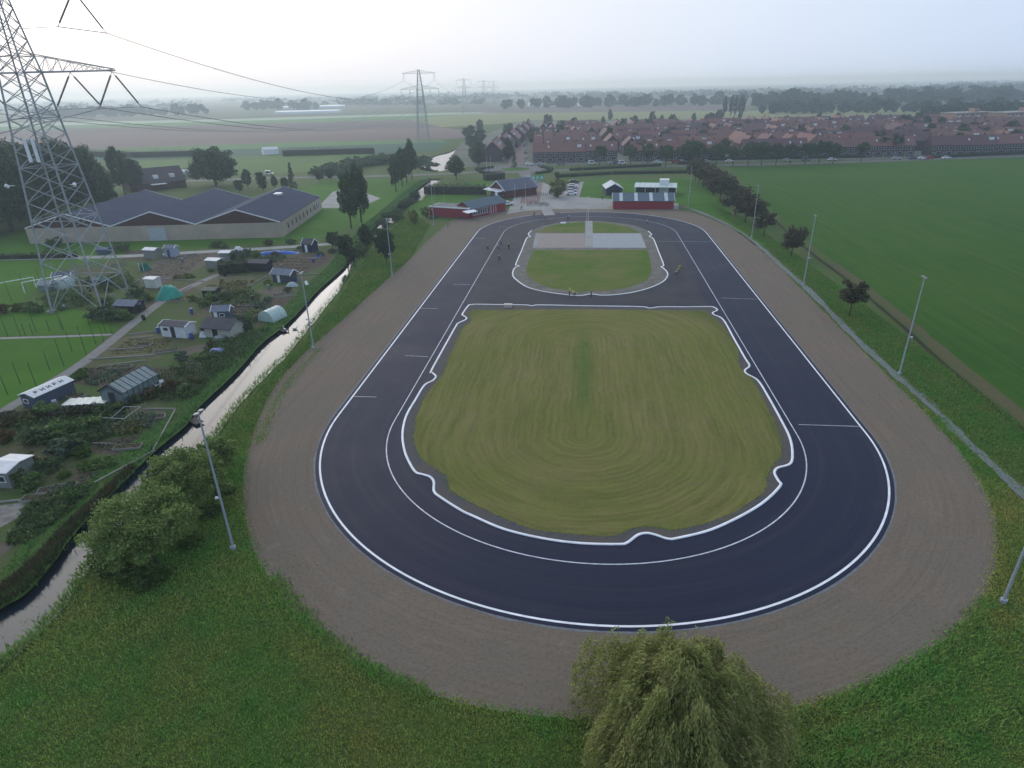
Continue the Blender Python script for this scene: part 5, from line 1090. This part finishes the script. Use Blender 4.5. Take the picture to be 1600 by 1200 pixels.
shed((427,441),(454,443),2.6,2.0,2.8,mat('dark slate boards', (.06,.075,.085), (.05,.06,.07), 2, .7),FELT,'slate-coloured hut with white bargeboards near the tall pole','x',WHITE,'slate_hut',door=(1.2,1.9,WHITE),ov=.35)
shed((473,394),(488,395),2.8,2.2,3.3,mat('navy boards', (.025,.03,.07)),FELTD,'navy hut with white door and white bargeboards by the blue tarp','x',WHITE,'navy_hut',door=(.9,1.6,WHITE))
shed((390,424),(418,425),2.6,2.1,2.5,DKW,FELTD,'dark open-fronted pavilion with pale posts','x',None,'dark_pavilion',door=(.5,3.0,BLACK),ov=.4)  # door slot holds a black panel, painted shade of the open front
shed((226,404),(244,405),2.4,2.2,2.6,GRYW,WROOF,'grey shed with flat white roof on the far plots near the warehouse','x',None,'grey_shed')
shed((259,402),(274,402),2.2,2.3,2.9,mat('pale blue boards', (.34,.38,.48), (.28,.32,.42), 2, .7),FELT,'pale blue tool shed beside the grey shed on the far plots','x',WHITE,'pale_blue_shed',door=(.7,1.4,BLUEW))
shed((323,420),(342,421),2.6,2.0,2.3,GRYW,WROOF,'grey shed with pale slanted roof at the end of the gravel track','x',None,'track_end_shed')
shed((344,408),(360,408),2.6,2.0,2.3,GRYW,WROOF,'second grey shed with pale roof, behind the track-end shed','x',None,'second_track_shed')
shed((182,490),(212,491),3,1.7,2.3,DKW,FELT,'dark lean-to with open front beside the gravel track','x',None,'dark_leanto',door=(2.2,3.6,BLACK),ov=.3)  # no real door: black panel paints the shade inside the opening
shed((213,489),(222,488),2.6,1.6,1.9,DKW,FELT,'small dark shelter joined to the dark lean-to','x',None,'small_shelter')
shed((228,450),(244,451),1.9,2.0,2.2,mat('ivory panel', (.56,.58,.53), (.48,.5,.46), 2, .6),WROOF,'ivory box-shaped hut beside the teal tarpaulin tent','x',None,'ivory_hut')
shed((318,466),(338,466),2.2,1.6,1.9,DKW,mat('mossy felt', (.13,.15,.12), (.1,.12,.09), 1, .8),'low dark hut with mossy flat roof among bushes','x',None,'mossy_hut')
shed((62,455),(78,455),2.2,1.3,2.0,GLASSG,GLASSG,'small white-ribbed greenhouse by the football goal','x',WHITE,'small_greenhouse',cat='greenhouse')
shed((85,445),(112,443),2.4,1.8,2.4,mat('pale panel', (.4,.42,.45)),BLUEW,'pale hut with blue-grey roof behind the pylon legs','x',WHITE,'pale_hut',win=((.5,.9,.9,.7),(2.2,.9,.9,.7)))
shed((157,449),(168,449),2.2,1.5,2.0,mat('bottle green boards', (.02,.06,.045)),mat('green felt', (.04,.1,.08)),'dark green hut between the pylon legs','x',None,'green_hut')
shed((145,447),(154,447),2,1.3,1.6,GRYW,FELT,'small grey hut between the pylon legs','x',None,'grey_hut')
shed((-14,762),(20,764),3.4,2.0,2.3,GRYW,WROOF,'grey hut with a white flat roof beside the yellowing bush','x',None,'edge_hut',win=((1.2,.8,1,.8),))
shed((152,398),(168,398),2.6,1.3,1.6,BLUEW,mat('blue roof sheet', (.07,.1,.19)),'low blue-roofed hut beside the service road','x',None,'blue_roofed_hut')
BARB = mat('blue barrel', (.03,.08,.25), rough=.5)
for i, p_ in enumerate(((300,530),(318,520),(372,512),(248,520),(225,500),(420,452),(462,440),(352,432),(270,520),(215,600),(222,625),(150,640),(118,700),(66,640),(240,450),(300,490),(395,470),(440,420),(490,410),(140,455),(176,468),(285,410))):
    p = G(*p_); o = empty('water_barrel', (p.x, p.y, 0)); m_ = (BARB, BLACK, GRYW)[i % 3]; tag(o, ('blue water barrel on an allotment plot', 'black water barrel on an allotment plot', 'grey water barrel on an allotment plot')[i % 3], 'barrel', ('blue barrels', 'black barrels', 'grey barrels')[i % 3])
    MB().bar((0,0,0), (0,0,.5), .3, n=10, r2=.34).bar((0,0,.5), (0,0,1), .34, n=10, r2=.3).obj('drum', m_, o); MB().bar((0,0,1), (0,0,1.05), .31, n=10).obj('lid', m_, o)
for i, p_ in enumerate(((290,600),(205,615),(330,512),(275,470),(365,455),(440,462),(250,395),(300,400),(185,415),(210,445),(60,780),(90,765),(160,725),(200,700),(235,655),(120,620),(190,575),(260,550),(225,540),(385,478))):
    p = G(*p_); o = empty('raised_bed', (p.x, p.y, 0), R_(-2+(i % 3)*14)); tag(o, 'timber-edged raised bed with soil and young plants', 'raised bed', 'raised beds'); L_, W_ = 2.6+.5*(i % 3), 1.2
    for x0, x1, y0, y1 in ((-L_/2, L_/2, -W_/2, -W_/2+.06), (-L_/2, L_/2, W_/2-.06, W_/2), (-L_/2, -L_/2+.06, -W_/2+.06, W_/2-.06), (L_/2-.06, L_/2, -W_/2+.06, W_/2-.06)): MB().box(x0, x1, y0, y1, 0, .3).obj('board', EDG, o)
    MB().box(-L_/2+.06, L_/2-.06, -W_/2+.06, W_/2-.06, 0, .24).obj('soil', SOIL, o); C = np.column_stack([rng.uniform(-L_/2+.2, L_/2-.2, 70), rng.choice([-.35, 0, .35], 70)+rng.normal(0, .05, 70), rng.uniform(.24, .5, 70)]); V, F = leafquads(C, .22, .7); tag(link('plants', npmesh('plants', V, F, (LF, LFY, LFG)[i % 3]), o), kind='stuff')
for i, p_ in enumerate(((295,585),(250,600),(345,520),(380,460),(430,470),(160,610),(205,660),(240,410),(280,420),(190,440))):
    p = G(*p_); o = empty('bean_frame', (p.x, p.y, 0), R_(10*i)); tag(o, 'row of crossed bean canes on an allotment bed', 'bean frame', 'bean cane rows')
    for k in range(6):
        for sg in (-1, 1): MB().bar((k*.45, sg*.4, 0), (k*.45, -sg*.08, 2), .02, n=4).obj('cane', mat('cane', (.3,.25,.15)), o)
    MB().bar((-.1,0,1.75), (2.4,0,1.75), .02, n=4).obj('ridge_cane', MATS['cane'], o)
# rounded greenhouse, polytunnel
def tunnel(a, b, r, label, m, name, ribs=True, deg=None, Ln=None):
    A, L0, rz = frame(a, b); rz = R_(deg) if deg is not None else rz; Ln = Ln or L0; o = empty(name, (A.x, A.y, 0), rz); tag(o, label, 'greenhouse'); b_ = MB(); n = 14
    pts = [(math.cos(t)*r, math.sin(t)*r*1.15) for t in np.linspace(0, math.pi, n)]
    V = [(x, y, z) for y in (0, Ln) for x, z in pts]; b_.add(V, [(i, i+1, n+i+1, n+i) for i in range(n-1)]+[tuple(range(n)), tuple(range(n, 2*n))]); b_.obj('cover', m, o, smooth=False)
    if ribs:
        for y in np.linspace(0, Ln, 5):
            q = MB(); [q.bar((p[0]*1.02, y, p[1]*1.02), (s[0]*1.02, y, s[1]*1.02), .03) for p, s in zip(pts, pts[1:])]; q.obj('hoop', WHITE, o)
tunnel((416,503),(425,495),1.75,'rounded pale aqua polytunnel on a plot beside the canal',mat('pale aqua film', (.4,.52,.47), (.33,.44,.4), 1, .35),'polytunnel',deg=-15,Ln=3.6)
tunnel((88,452),(98,446),1.9,'rounded glass dome hut beside the small greenhouse',mat('pale green glass', (.3,.38,.36), (.24,.31,.3), 1, .3),'dome_greenhouse',deg=-10,Ln=3.2)
# tarpaulins: draped tents and covers
def tarp(a, b, dep, h, m, label, name, ridge=.5, seed=1, cat='tarpaulin'):
    A, Ln, rz = frame(a, b); r = np.random.default_rng(seed); nx, ny = 14, 9; V = []
    for j in range(ny):
        for i in range(nx):
            x = Ln*i/(nx-1); y = dep*j/(ny-1); ex = min(i, nx-1-i)/(nx-1)*2; ey = min(j, ny-1-j)/(ny-1)*2
            z = h*min(1, ex*1.8+.0)**.7*min(1, ey*1.5)**.8*(1+.12*r.normal()); V.append((x+.06*r.normal(), y+.06*r.normal(), max(z, .02)))
    F = [(j*nx+i, j*nx+i+1, (j+1)*nx+i+1, (j+1)*nx+i) for j in range(ny-1) for i in range(nx-1)]
    o = link(name, npmesh(name, V, F, m), None, (A.x, A.y, .03), rz); return tag(o, label, cat)
tarp((241,470),(272,470),4.2,2.4,GREENT,'bright teal tarpaulin tent beside the gravel track','teal_tarp_tent',seed=4)
tarp((394,400),(466,397),2.0,.7,BLUET,'long bright blue tarpaulin row cover','blue_row_cover',seed=2)
tarp((326,553),(351,550),1.4,.5,mat('violet-blue tarpaulin', (.09,.12,.42), (.3,.33,.5), .8, .5),'crumpled violet-blue tarpaulin on the canal-side plot','blue_tarp',seed=6)
tarp((494,402),(503,401),1.2,.4,BLUET,'small blue sheet in front of the navy hut','small_blue_sheet',seed=8)
tarp((216,423),(230,424),1.8,1.8,mat('dark green sheet', (.02,.13,.095)),'dark green covered frame with white poles on the far plots','green_cover',seed=9)
for x in (219, 225): pole((x, 424), 1.9, 'white pole of the dark green covered frame', 'white_pole', .05, WHITE, 'covered frame poles')
tarp((362,400),(382,399),2.6,1.9,WBOX,'white heaped sheet-covered load near the blue row cover','white_covered_load',seed=12)
tarp((447,450),(466,448),1.4,.9,mat('pale junk sheet', (.4,.45,.44), (.25,.3,.3), 1, .6),'pale sheeted heap beside the slate hut','pale_heap',seed=14)
tarp((310,528),(322,528),1.0,.9,WBOX,'white heap of bags beside the cream garden house','white_bags',seed=15)
tarp((332,533),(352,532),1.0,.8,mat('netting grey', (.32,.34,.33), (.2,.22,.2), 2, .8),'grey netting heap before the cream garden house','netting_heap',seed=16)
tarp((96,481),(108,480),1.0,.5,WBOX,'small white sheet at the pylon foot','white_sheet',seed=18)
# net frame
p0, p1, p2, p3 = G(157,662), G(197,664), G(222,645), G(172,645); o = empty('plant_net', (p0.x, p0.y, 0)); tag(o, 'thin pale tube frame over vegetables by the canal edging', 'frame')
q = [Vector((p.x-p0.x, p.y-p0.y, 0)) for p in (p0, p1, p2, p3)]
for i in range(4):
    MB().bar(q[i], q[i]+Vector((0,0,.9)), .035).obj('upright', GALV, o); MB().bar(q[i]+Vector((0,0,.9)), q[(i+1) % 4]+Vector((0,0,.9)), .035).obj('rail', GALV, o)
MB().bar((q[0]+q[1])/2+Vector((0,0,.9)), (q[2]+q[3])/2+Vector((0,0,.9)), .03).obj('rail', GALV, o)
def chair(px, rz, label):
    p = G(*px); o = empty('garden_chair', (p.x, p.y, 0), rz); tag(o, label, 'chair')
    MB().box(-.3,.3,-.3,.3,.38,.44).obj('seat', WHITE, o); MB().hexa([(-.3,.26,.42),(.3,.26,.42),(.3,.32,.42),(-.3,.32,.42),(-.28,.5,1.05),(.28,.5,1.05),(.28,.55,1.05),(-.28,.55,1.05)]).obj('backrest', WHITE, o)
    for sx in (-1, 1):
        for sy in (-1, 1): MB().bar((sx*.26, sy*.26, 0), (sx*.26, sy*.26, .4), .03).obj('leg', WHITE, o)
        MB().box(sx*.3-.03, sx*.3+.03, -.3, .3, .6, .65).obj('armrest', WHITE, o)
chair((246,606), R_(150), 'white plastic garden chair beside the greenhouse corner'); chair((254,606), R_(30), 'white garden chair turned towards the rusty bushes')
chair((480,447), R_(40), 'white chair at the canal end of the plots')
# small jetty and swans
p = G(432,513); o = empty('jetty', (p.x, p.y, -.2), R_(-35)); tag(o, 'short plank jetty at the polytunnel plot', 'jetty')
for k in range(7): MB().box(.02+k*.3, .28+k*.3, 0, 1.2, 0, .06).obj('plank', mat('weathered plank', (.1,.09,.075), (.07,.06,.05), 2, .9), o)
for y in (.1, 1.1): MB().bar((2,y,-1), (2,y,.3), .06).obj('post', DKW, o)
p = G(292,655); o = empty('jetty', (p.x, p.y, -.2), R_(-30)); tag(o, 'short plank jetty below the net frame plot', 'jetty')
for k in range(7): MB().box(.02+k*.3, .28+k*.3, 0, 1.1, 0, .06).obj('plank', MATS['weathered plank'], o)
def swan(px, rz, label):
    p = G(*px, WZ); me = bpy.data.meshes.new('swan'); J = [(-.5,0,.22,.06),(-.3,0,.2,.17),(0,0,.16,.22),(.28,0,.2,.15),(.42,0,.36,.06),(.4,0,.56,.045),(.48,0,.72,.045),(.58,0,.72,.055),(.74,0,.66,.02)]
    me.from_pydata([j[:3] for j in J], [(i, i+1) for i in range(len(J)-1)], []); o = link('swan', me, None, (p.x, p.y, WZ), rz); md = o.modifiers.new('skin', 'SKIN')
    for v, j in zip(me.skin_vertices[0].data, J): v.radius = (j[3], j[3])
    o.modifiers.new('sub', 'SUBSURF').levels = 1; me.materials.append(WHITE); tag(o, label, 'swan')
swan((445,516), 2.4, 'white swan beside the plank jetty'); swan((461,514.5), .4, 'white swan in the middle of the canal')
# ================================================================== CARS AND BICYCLES
def car_meshes(m, nm, van=False):
    h = 2.0 if van else 1.48; b = MB()
    pr = [(-2.1,.35),(2.1,.35),(2.15,.72),(1.95,.86),(1.05,.95),(-1.8,.98),(-2.15,.85)]
    b.prism(pr, -.85, .85, 0, 'y')
    cab = [(1.05,.95),(.45 if not van else .8,h-.04),(-1.3 if not van else -1.95,h),(-1.95 if not van else -2.12,.98)]
    n = len(cab); V = [(x, -.82, z) if z < 1 else (x, -.66, z) for x, z in cab]+[(x, .82, z) if z < 1 else (x, .66, z) for x, z in cab]
    b.add(V, [(0,1,2,3),(7,6,5,4),(1,5,6,2)], 0); g = MB()
    g.add([(1.0,-.75,1.0),(1.0,.75,1.0),(.5 if not van else .82,.62,h-.1),(.5 if not van else .82,-.62,h-.1)], [(0,1,2,3)]); g.v = [(x+.06, y, z+.04) for x, y, z in g.v]
    r0 = -1.93 if not van else -2.14; g.add([(r0,-.75,1.02),(r0,.75,1.02),(-1.33 if not van else -1.98,.62,h-.1),(-1.33 if not van else -1.98,-.62,h-.1)], [(3,2,1,0)])
    for s in (-1, 1): g.add([(.85,s*.835,1.0),(.42,s*.72,h-.14),(-1.2,s*.72,h-.14),(-1.6,s*.835,1.0)], [(0,1,2,3)])
    g.v = [(x*(1.0), y, z) for x, y, z in g.v]
    wh = MB(); wh.bar((0,-.1,0), (0,.1,0), .32, n=12); hl = MB().box(2.1, 2.17, -.18, .18, .62, .76)
    gg = MB(); gg.v = g.v; gg.f = g.f; gg.m = g.m
    me_b = b.mesh('body', m); 
    # rear glass sits just behind the tail
    me_g = bpy.data.meshes.new('window'); me_g.from_pydata([(x-(.06 if x < -1.3 and abs(y) < .8 and z < h else 0), y, z) for x, y, z in gg.v], [], gg.f); me_g.materials.append(WIN)
    return me_b, me_g, wh.mesh('wheel', BLACK), hl.mesh('headlight', mat('headlight', (.7,.72,.75), rough=.2))
CARP = {'silver': mat('silver car paint', (.42,.44,.47), rough=.3, spec=.5, metal=.3), 'white': mat('white car paint', (.72,.73,.75), rough=.3), 'dark blue': mat('dark blue car paint', (.03,.045,.1), rough=.3), 'black': mat('black car paint', (.02,.02,.024), rough=.25), 'grey': mat('grey car paint', (.16,.17,.18), rough=.3), 'teal': mat('teal car paint', (.08,.2,.2), rough=.3), 'red': mat('red car paint', (.35,.03,.03), rough=.3)}
CM = {}
def car(p, rz, c, label, group=None, van=False):
    p = G(*p) if not isinstance(p, Vector) else p
    if (c, van) not in CM: CM[c, van] = car_meshes(CARP[c], c, van)
    b, g, w_, hl = CM[c, van]; o = empty('parked_van' if van else 'parked_car', (p.x, p.y, .09), rz); tag(o, label, 'van' if van else 'car', group); link('body', b, o); link('window', g, o)
    for x in (-1.35, 1.35):
        for y in (-.8, .8): link('wheel', w_, o, (x, y, .32))
    for y in (-.6, .6): link('headlight', hl, o, (0, y, 0))
for p_, c_, l_ in (((893,305),'white','white car at the end of the parking row by the yellow-green tree'),((893,300.5),'silver','silver car, second in the parking row by the yellow-green tree'),((894,296.5),'grey','grey car in the middle of the parking row by the yellow-green tree'),((895,293),'white','white car, fourth in the parking row by the yellow-green tree'),((897,286.5),'black','dark car parked apart beyond the row by the yellow-green tree')): car(p_, R_(8), c_, l_, 'cars in the club parking row')
car((809,303),R_(80),'teal','teal car parked beside the blue-roofed building'); car((834,301),R_(85),'silver','silver car standing on the brick driveway'); car((793,321),R_(20),'white','white car behind the end of the red clubhouse')
car((421,273.5),R_(0),'white','white van parked on the road past the small trees',None,True); car((953,297),R_(30),'silver','silver car beside the white-roofed shed')
for i, y in enumerate((256,247,240,234,228.5,223.5,219)): car((822-.5*i if i else 822, y), R_(92), ('silver','white','grey','white','dark blue','silver','white')[i], f'{ORD[i]} car parked along the brick village street from the roundabout', 'cars along the village street')
for i, x in enumerate((827,845,876,925,957,963,1028,1055,1067,1103,1140,1230,1258,1300,1400,1425,1440,1452,1478)): car((x, 258.5-(x-827)*.0155), R_(8+rnd.uniform(-6, 6)), ('white','silver','grey','white','silver','dark blue','white','red','white','silver')[i % 10], f'{ORD[i]} vehicle parked before the front terraces from the brick street', 'cars before the front terraces', i % 9 == 3)
car((972,257),R_(10),'white','white van beside the street trees before the terraces',None,True)
def bicycle_mesh():
    b = MB()
    for x in (-.52, .52):
        for k in range(12):
            t0, t1 = 6.283*k/12, 6.283*(k+1)/12; b.bar((x+.33*math.cos(t0),0,.34+.33*math.sin(t0)), (x+.33*math.cos(t1),0,.34+.33*math.sin(t1)), .025, n=4)
    wheels = b.mesh('wheels', BLACK); f = MB()
    for a, c in (((-.52,0,.34),(-.15,0,.82)),((-.15,0,.82),(.38,0,.85)),((-.05,0,.3),(.38,0,.82)),((-.05,0,.3),(-.2,0,.92)),((-.52,0,.34),(-.05,0,.3)),((.52,0,.34),(.36,0,1.0)),((.36,-.25,1.05),(.36,.25,1.05))): f.bar(a, c, .028)
    return wheels, f.mesh('frame', DARKST), MB().box(-.36,-.08,-.08,.08,.92,.98).mesh('saddle', BLACK)
def wheel_mesh():
    b = MB()
    for k in range(12):
        t0, t1 = 6.283*k/12, 6.283*(k+1)/12; b.bar((.33*math.cos(t0),0,.33*math.sin(t0)), (.33*math.cos(t1),0,.33*math.sin(t1)), .025, n=4)
    return b.mesh('wheel', BLACK)
_, BF, BS = bicycle_mesh(); BW = wheel_mesh()
for i in range(16):
    p = G(824+i*2.15, 321+rnd.uniform(-1.5, 1.5)); o = empty('bicycle', (p.x, p.y, .04), R_(80+rnd.uniform(-25, 25))); tag(o, f'{ORD[i]} bicycle from the clubhouse in the row at the track entrance', 'bicycle', 'bicycles at the track entrance'); link('frame', BF, o); link('saddle', BS, o)
    for x in (-.52, .52): link('wheel', BW, o, (x, 0, .34))
for i in range(5):
    p = G(846+i*3, 305+rnd.uniform(-.5, .5)); o = empty('bicycle', (p.x, p.y, .04), R_(85)); tag(o, 'dark bicycle in the rack below the yellow-green tree', 'bicycle', 'bicycles in the rack'); link('frame', BF, o); link('saddle', BS, o)
    for x in (-.52, .52): link('wheel', BW, o, (x, 0, .34))
# entrance barrier
A, Ln, rz = frame((821,313), (838,313)); o = empty('entrance_fence', (A.x, A.y, 0), rz); tag(o, 'white rail fence across the club driveway', 'fence')
for k in range(5): MB().bar((k*Ln/4,0,0), (k*Ln/4,0,1.2), .05).obj('post', WHITE, o)
for z in (.6, 1.15): MB().bar((0,0,z), (Ln,0,z), .04).obj('rail', WHITE, o)
# bits on the club ground
def crate(px, L_, W_, H_, m, label, name, rz=0):
    p = G(*px); o = empty(name, (p.x, p.y, .07), rz); tag(o, label, 'box'); MB().box(-L_/2, L_/2, -W_/2, W_/2, 0, H_).obj('body', m, o); MB().box(-L_/2-.04, L_/2+.04, -W_/2-.04, W_/2+.04, H_, H_+.06).obj('lid', m, o)
crate((794,480), 1.5, .8, .5, mat('beige plastic', (.5,.46,.4), rough=.6), 'beige box on the corner of the large infield', 'beige_box'); crate((880,350), 1.6, .7, .4, WHITE, 'white box at the edge of the small infield', 'white_box')
shrub('grey', (718,342), 1.0, .7, 'grey rubble-like mound before the red clubhouse'); shrub('grey', (676,341), 1.6, .9, 'pale mound of weeds at the flat end of the red clubhouse')
# ================================================================== PEOPLE
def person(px, rz, pose, top, label, helmet=WHITE, legs_m=None, h=1.78):
    p = G(*px); s = h/1.78
    if pose == 'skate': J = {'pel': (0,0,.72,.13), 'spi': (.2,0,.95,.125), 'che': (.42,0,1.1,.15), 'nec': (.56,0,1.2,.06), 'hd': (.66,0,1.29,.1), 'ht': (.73,0,1.4,.085),
        'hl': (0,.1,.7,.11), 'kl': (.32,.12,.48,.075), 'al': (.02,.13,.12,.05), 'fl': (.26,.13,.06,.05), 'hr': (-.02,-.1,.7,.11), 'kr': (.05,-.32,.45,.075), 'ar': (-.32,-.52,.2,.05), 'fr': (-.12,-.6,.1,.05),
        'sl': (.42,.19,1.14,.075), 'el': (.22,.3,.96,.05), 'wl': (.02,.2,.92,.04), 'sr': (.42,-.19,1.14,.075), 'er': (.5,-.42,.95,.05), 'wr': (.3,-.55,.8,.04)}
    else: J = {'pel': (0,0,.95,.13), 'spi': (0,0,1.15,.125), 'che': (.01,0,1.35,.155), 'nec': (.02,0,1.5,.06), 'hd': (.03,0,1.6,.1), 'ht': (.03,0,1.71,.085),
        'hl': (0,.09,.92,.11), 'kl': (.03,.11,.5,.075), 'al': (-.02,.12,.1,.05), 'fl': (.16,.13,.05,.045), 'hr': (0,-.09,.92,.11), 'kr': (.03,-.11,.5,.075), 'ar': (-.02,-.12,.1,.05), 'fr': (.16,-.13,.05,.045),
        'sl': (0,.19,1.42,.075), 'el': (-.03,.27,1.14,.05), 'wl': (.08,.27,.9,.04), 'sr': (0,-.19,1.42,.075), 'er': (-.03,-.27,1.14,.05), 'wr': (.08,-.27,.9,.04)}
    ks = list(J); E_ = [('pel','spi'),('spi','che'),('che','nec'),('nec','hd'),('hd','ht'),('pel','hl'),('hl','kl'),('kl','al'),('al','fl'),('pel','hr'),('hr','kr'),('kr','ar'),('ar','fr'),('che','sl'),('sl','el'),('el','wl'),('che','sr'),('sr','er'),('er','wr')]
    me = bpy.data.meshes.new('body'); me.from_pydata([tuple(c*s for c in J[k][:3]) for k in ks], [(ks.index(a), ks.index(b)) for a, b in E_], [])
    t = bpy.data.objects.new('tmp', me); COL.objects.link(t); t.modifiers.new('skin', 'SKIN')
    for v, k in zip(me.skin_vertices[0].data, ks): v.radius = (J[k][3]*s,)*2; v.use_root = (k == 'pel')
    t.modifiers.new('sub', 'SUBSURF').levels = 1; bpy.context.view_layer.update(); dg = bpy.context.evaluated_depsgraph_get()
    m2 = bpy.data.meshes.new_from_object(t.evaluated_get(dg)); bpy.data.objects.remove(t); m2.name = 'body'; m2.materials.clear()
    for mm in (mat('skin', (.42,.26,.19), rough=.5), top, legs_m or mat('dark leggings', (.02,.022,.03)), helmet, BLACK): m2.materials.append(mm)
    zone = {'hd': 0, 'nec': 0, 'ht': 3, 'wl': 0, 'wr': 0, 'fl': 4, 'fr': 4, 'al': 4, 'ar': 4, 'kl': 2, 'kr': 2, 'hl': 2, 'hr': 2, 'pel': 2}
    K = np.array([J[k][:3] for k in ks])*s; zi = [zone.get(k, 1) for k in ks]
    for f in m2.polygons: c = np.array(f.center); f.material_index = zi[int(((K-c)**2).sum(1).argmin())]; f.use_smooth = True
    o = link('person', m2, None, (p.x, p.y, .07), rz); return tag(o, label, 'person')
VEST = mat('yellow vest', (.62,.6,.03), rough=.6); SHIRT = mat('grey shirt', (.16,.17,.2)); DKS = mat('dark jacket', (.03,.033,.045)); PINK = mat('pale pink top', (.5,.36,.36)); WSH = mat('white jersey', (.55,.58,.6))
person((1056,431), R_(-75), 'skate', WSH, 'crouching skater in white jersey leading two yellow vests on the track'); person((1059,427), R_(-75), 'skate', VEST, 'crouching skater in yellow vest directly behind the white jersey', helmet=VEST); person((1061,423), R_(-75), 'skate', VEST, 'crouching skater in yellow vest, last of the trio on the straight', helmet=VEST)
person((890,462), R_(200), 'stand', VEST, 'person in yellow vest standing at the small infield kerb', helmet=VEST); person((898,464), R_(180), 'skate', VEST, 'skater in yellow vest bending beside the small infield kerb', helmet=VEST); person((923.5,465), R_(160), 'stand', SHIRT, 'person in grey shirt standing at the small infield kerb', helmet=SHIRT)
person((780,409), R_(100), 'skate', DKS, 'skater in dark jacket with pale helmet near the lane line bend'); person((762,392), R_(95), 'skate', DKS, 'skater in dark clothes nearest the outer line in the group of four'); person((778,391), R_(95), 'skate', SHIRT, 'skater in grey with pale helmet inside the group of four'); person((783,385), R_(95), 'stand', SHIRT, 'upright skater in grey in the group of four'); person((795,391), R_(95), 'stand', DKS, 'upright skater in dark clothes on the infield side of the group')
person((853,346), R_(10), 'stand', DKS, 'person in dark clothes skating past the track entrance', helmet=WHITE); person((887,343), R_(0), 'skate', PINK, 'skater in pale pink top on the far bend'); person((1011,350), R_(-30), 'stand', WSH, 'small figure in white on the far bend near the kerb', h=1.3)
person((700,355), R_(200), 'stand', DKS, 'person in dark clothes standing on the dirt before the clubhouse', helmet=BLACK); person((834,337.5), R_(0), 'skate', DKS, 'dark figure bending over the outer line near the entrance', helmet=BLACK); person((814,328.5), R_(40), 'skate', DKS, 'dark figure crouching on the yard beside a flagpole', helmet=BLACK); person((941,313), R_(60), 'stand', DKS, 'person in dark clothes standing beside the white-roofed shed', helmet=BLACK)
# hut roof paint, boards beside clubhouse
# ================================================================== HAZE
hz = MB().box(-BIG-50, BIG+50, -350, BIG+50, -1.9, 64).obj('haze', bpy.data.materials.new('haze')); tag(hz, 'pale evening haze over the polder', 'haze', kind='stuff')
hm = hz.data.materials[0]; hm.use_nodes = True; t = hm.node_tree; t.nodes.clear(); om = t.nodes.new('ShaderNodeOutputMaterial'); pv = t.nodes.new('ShaderNodeVolumePrincipled')
pv.inputs['Color'].default_value = (.74,.88,1,1); pv.inputs['Absorption Color'].default_value = (.6,.9,1,1); pv.inputs['Density'].default_value = .00034; pv.inputs['Anisotropy'].default_value = .5; t.links.new(pv.outputs[0], om.inputs['Volume'])
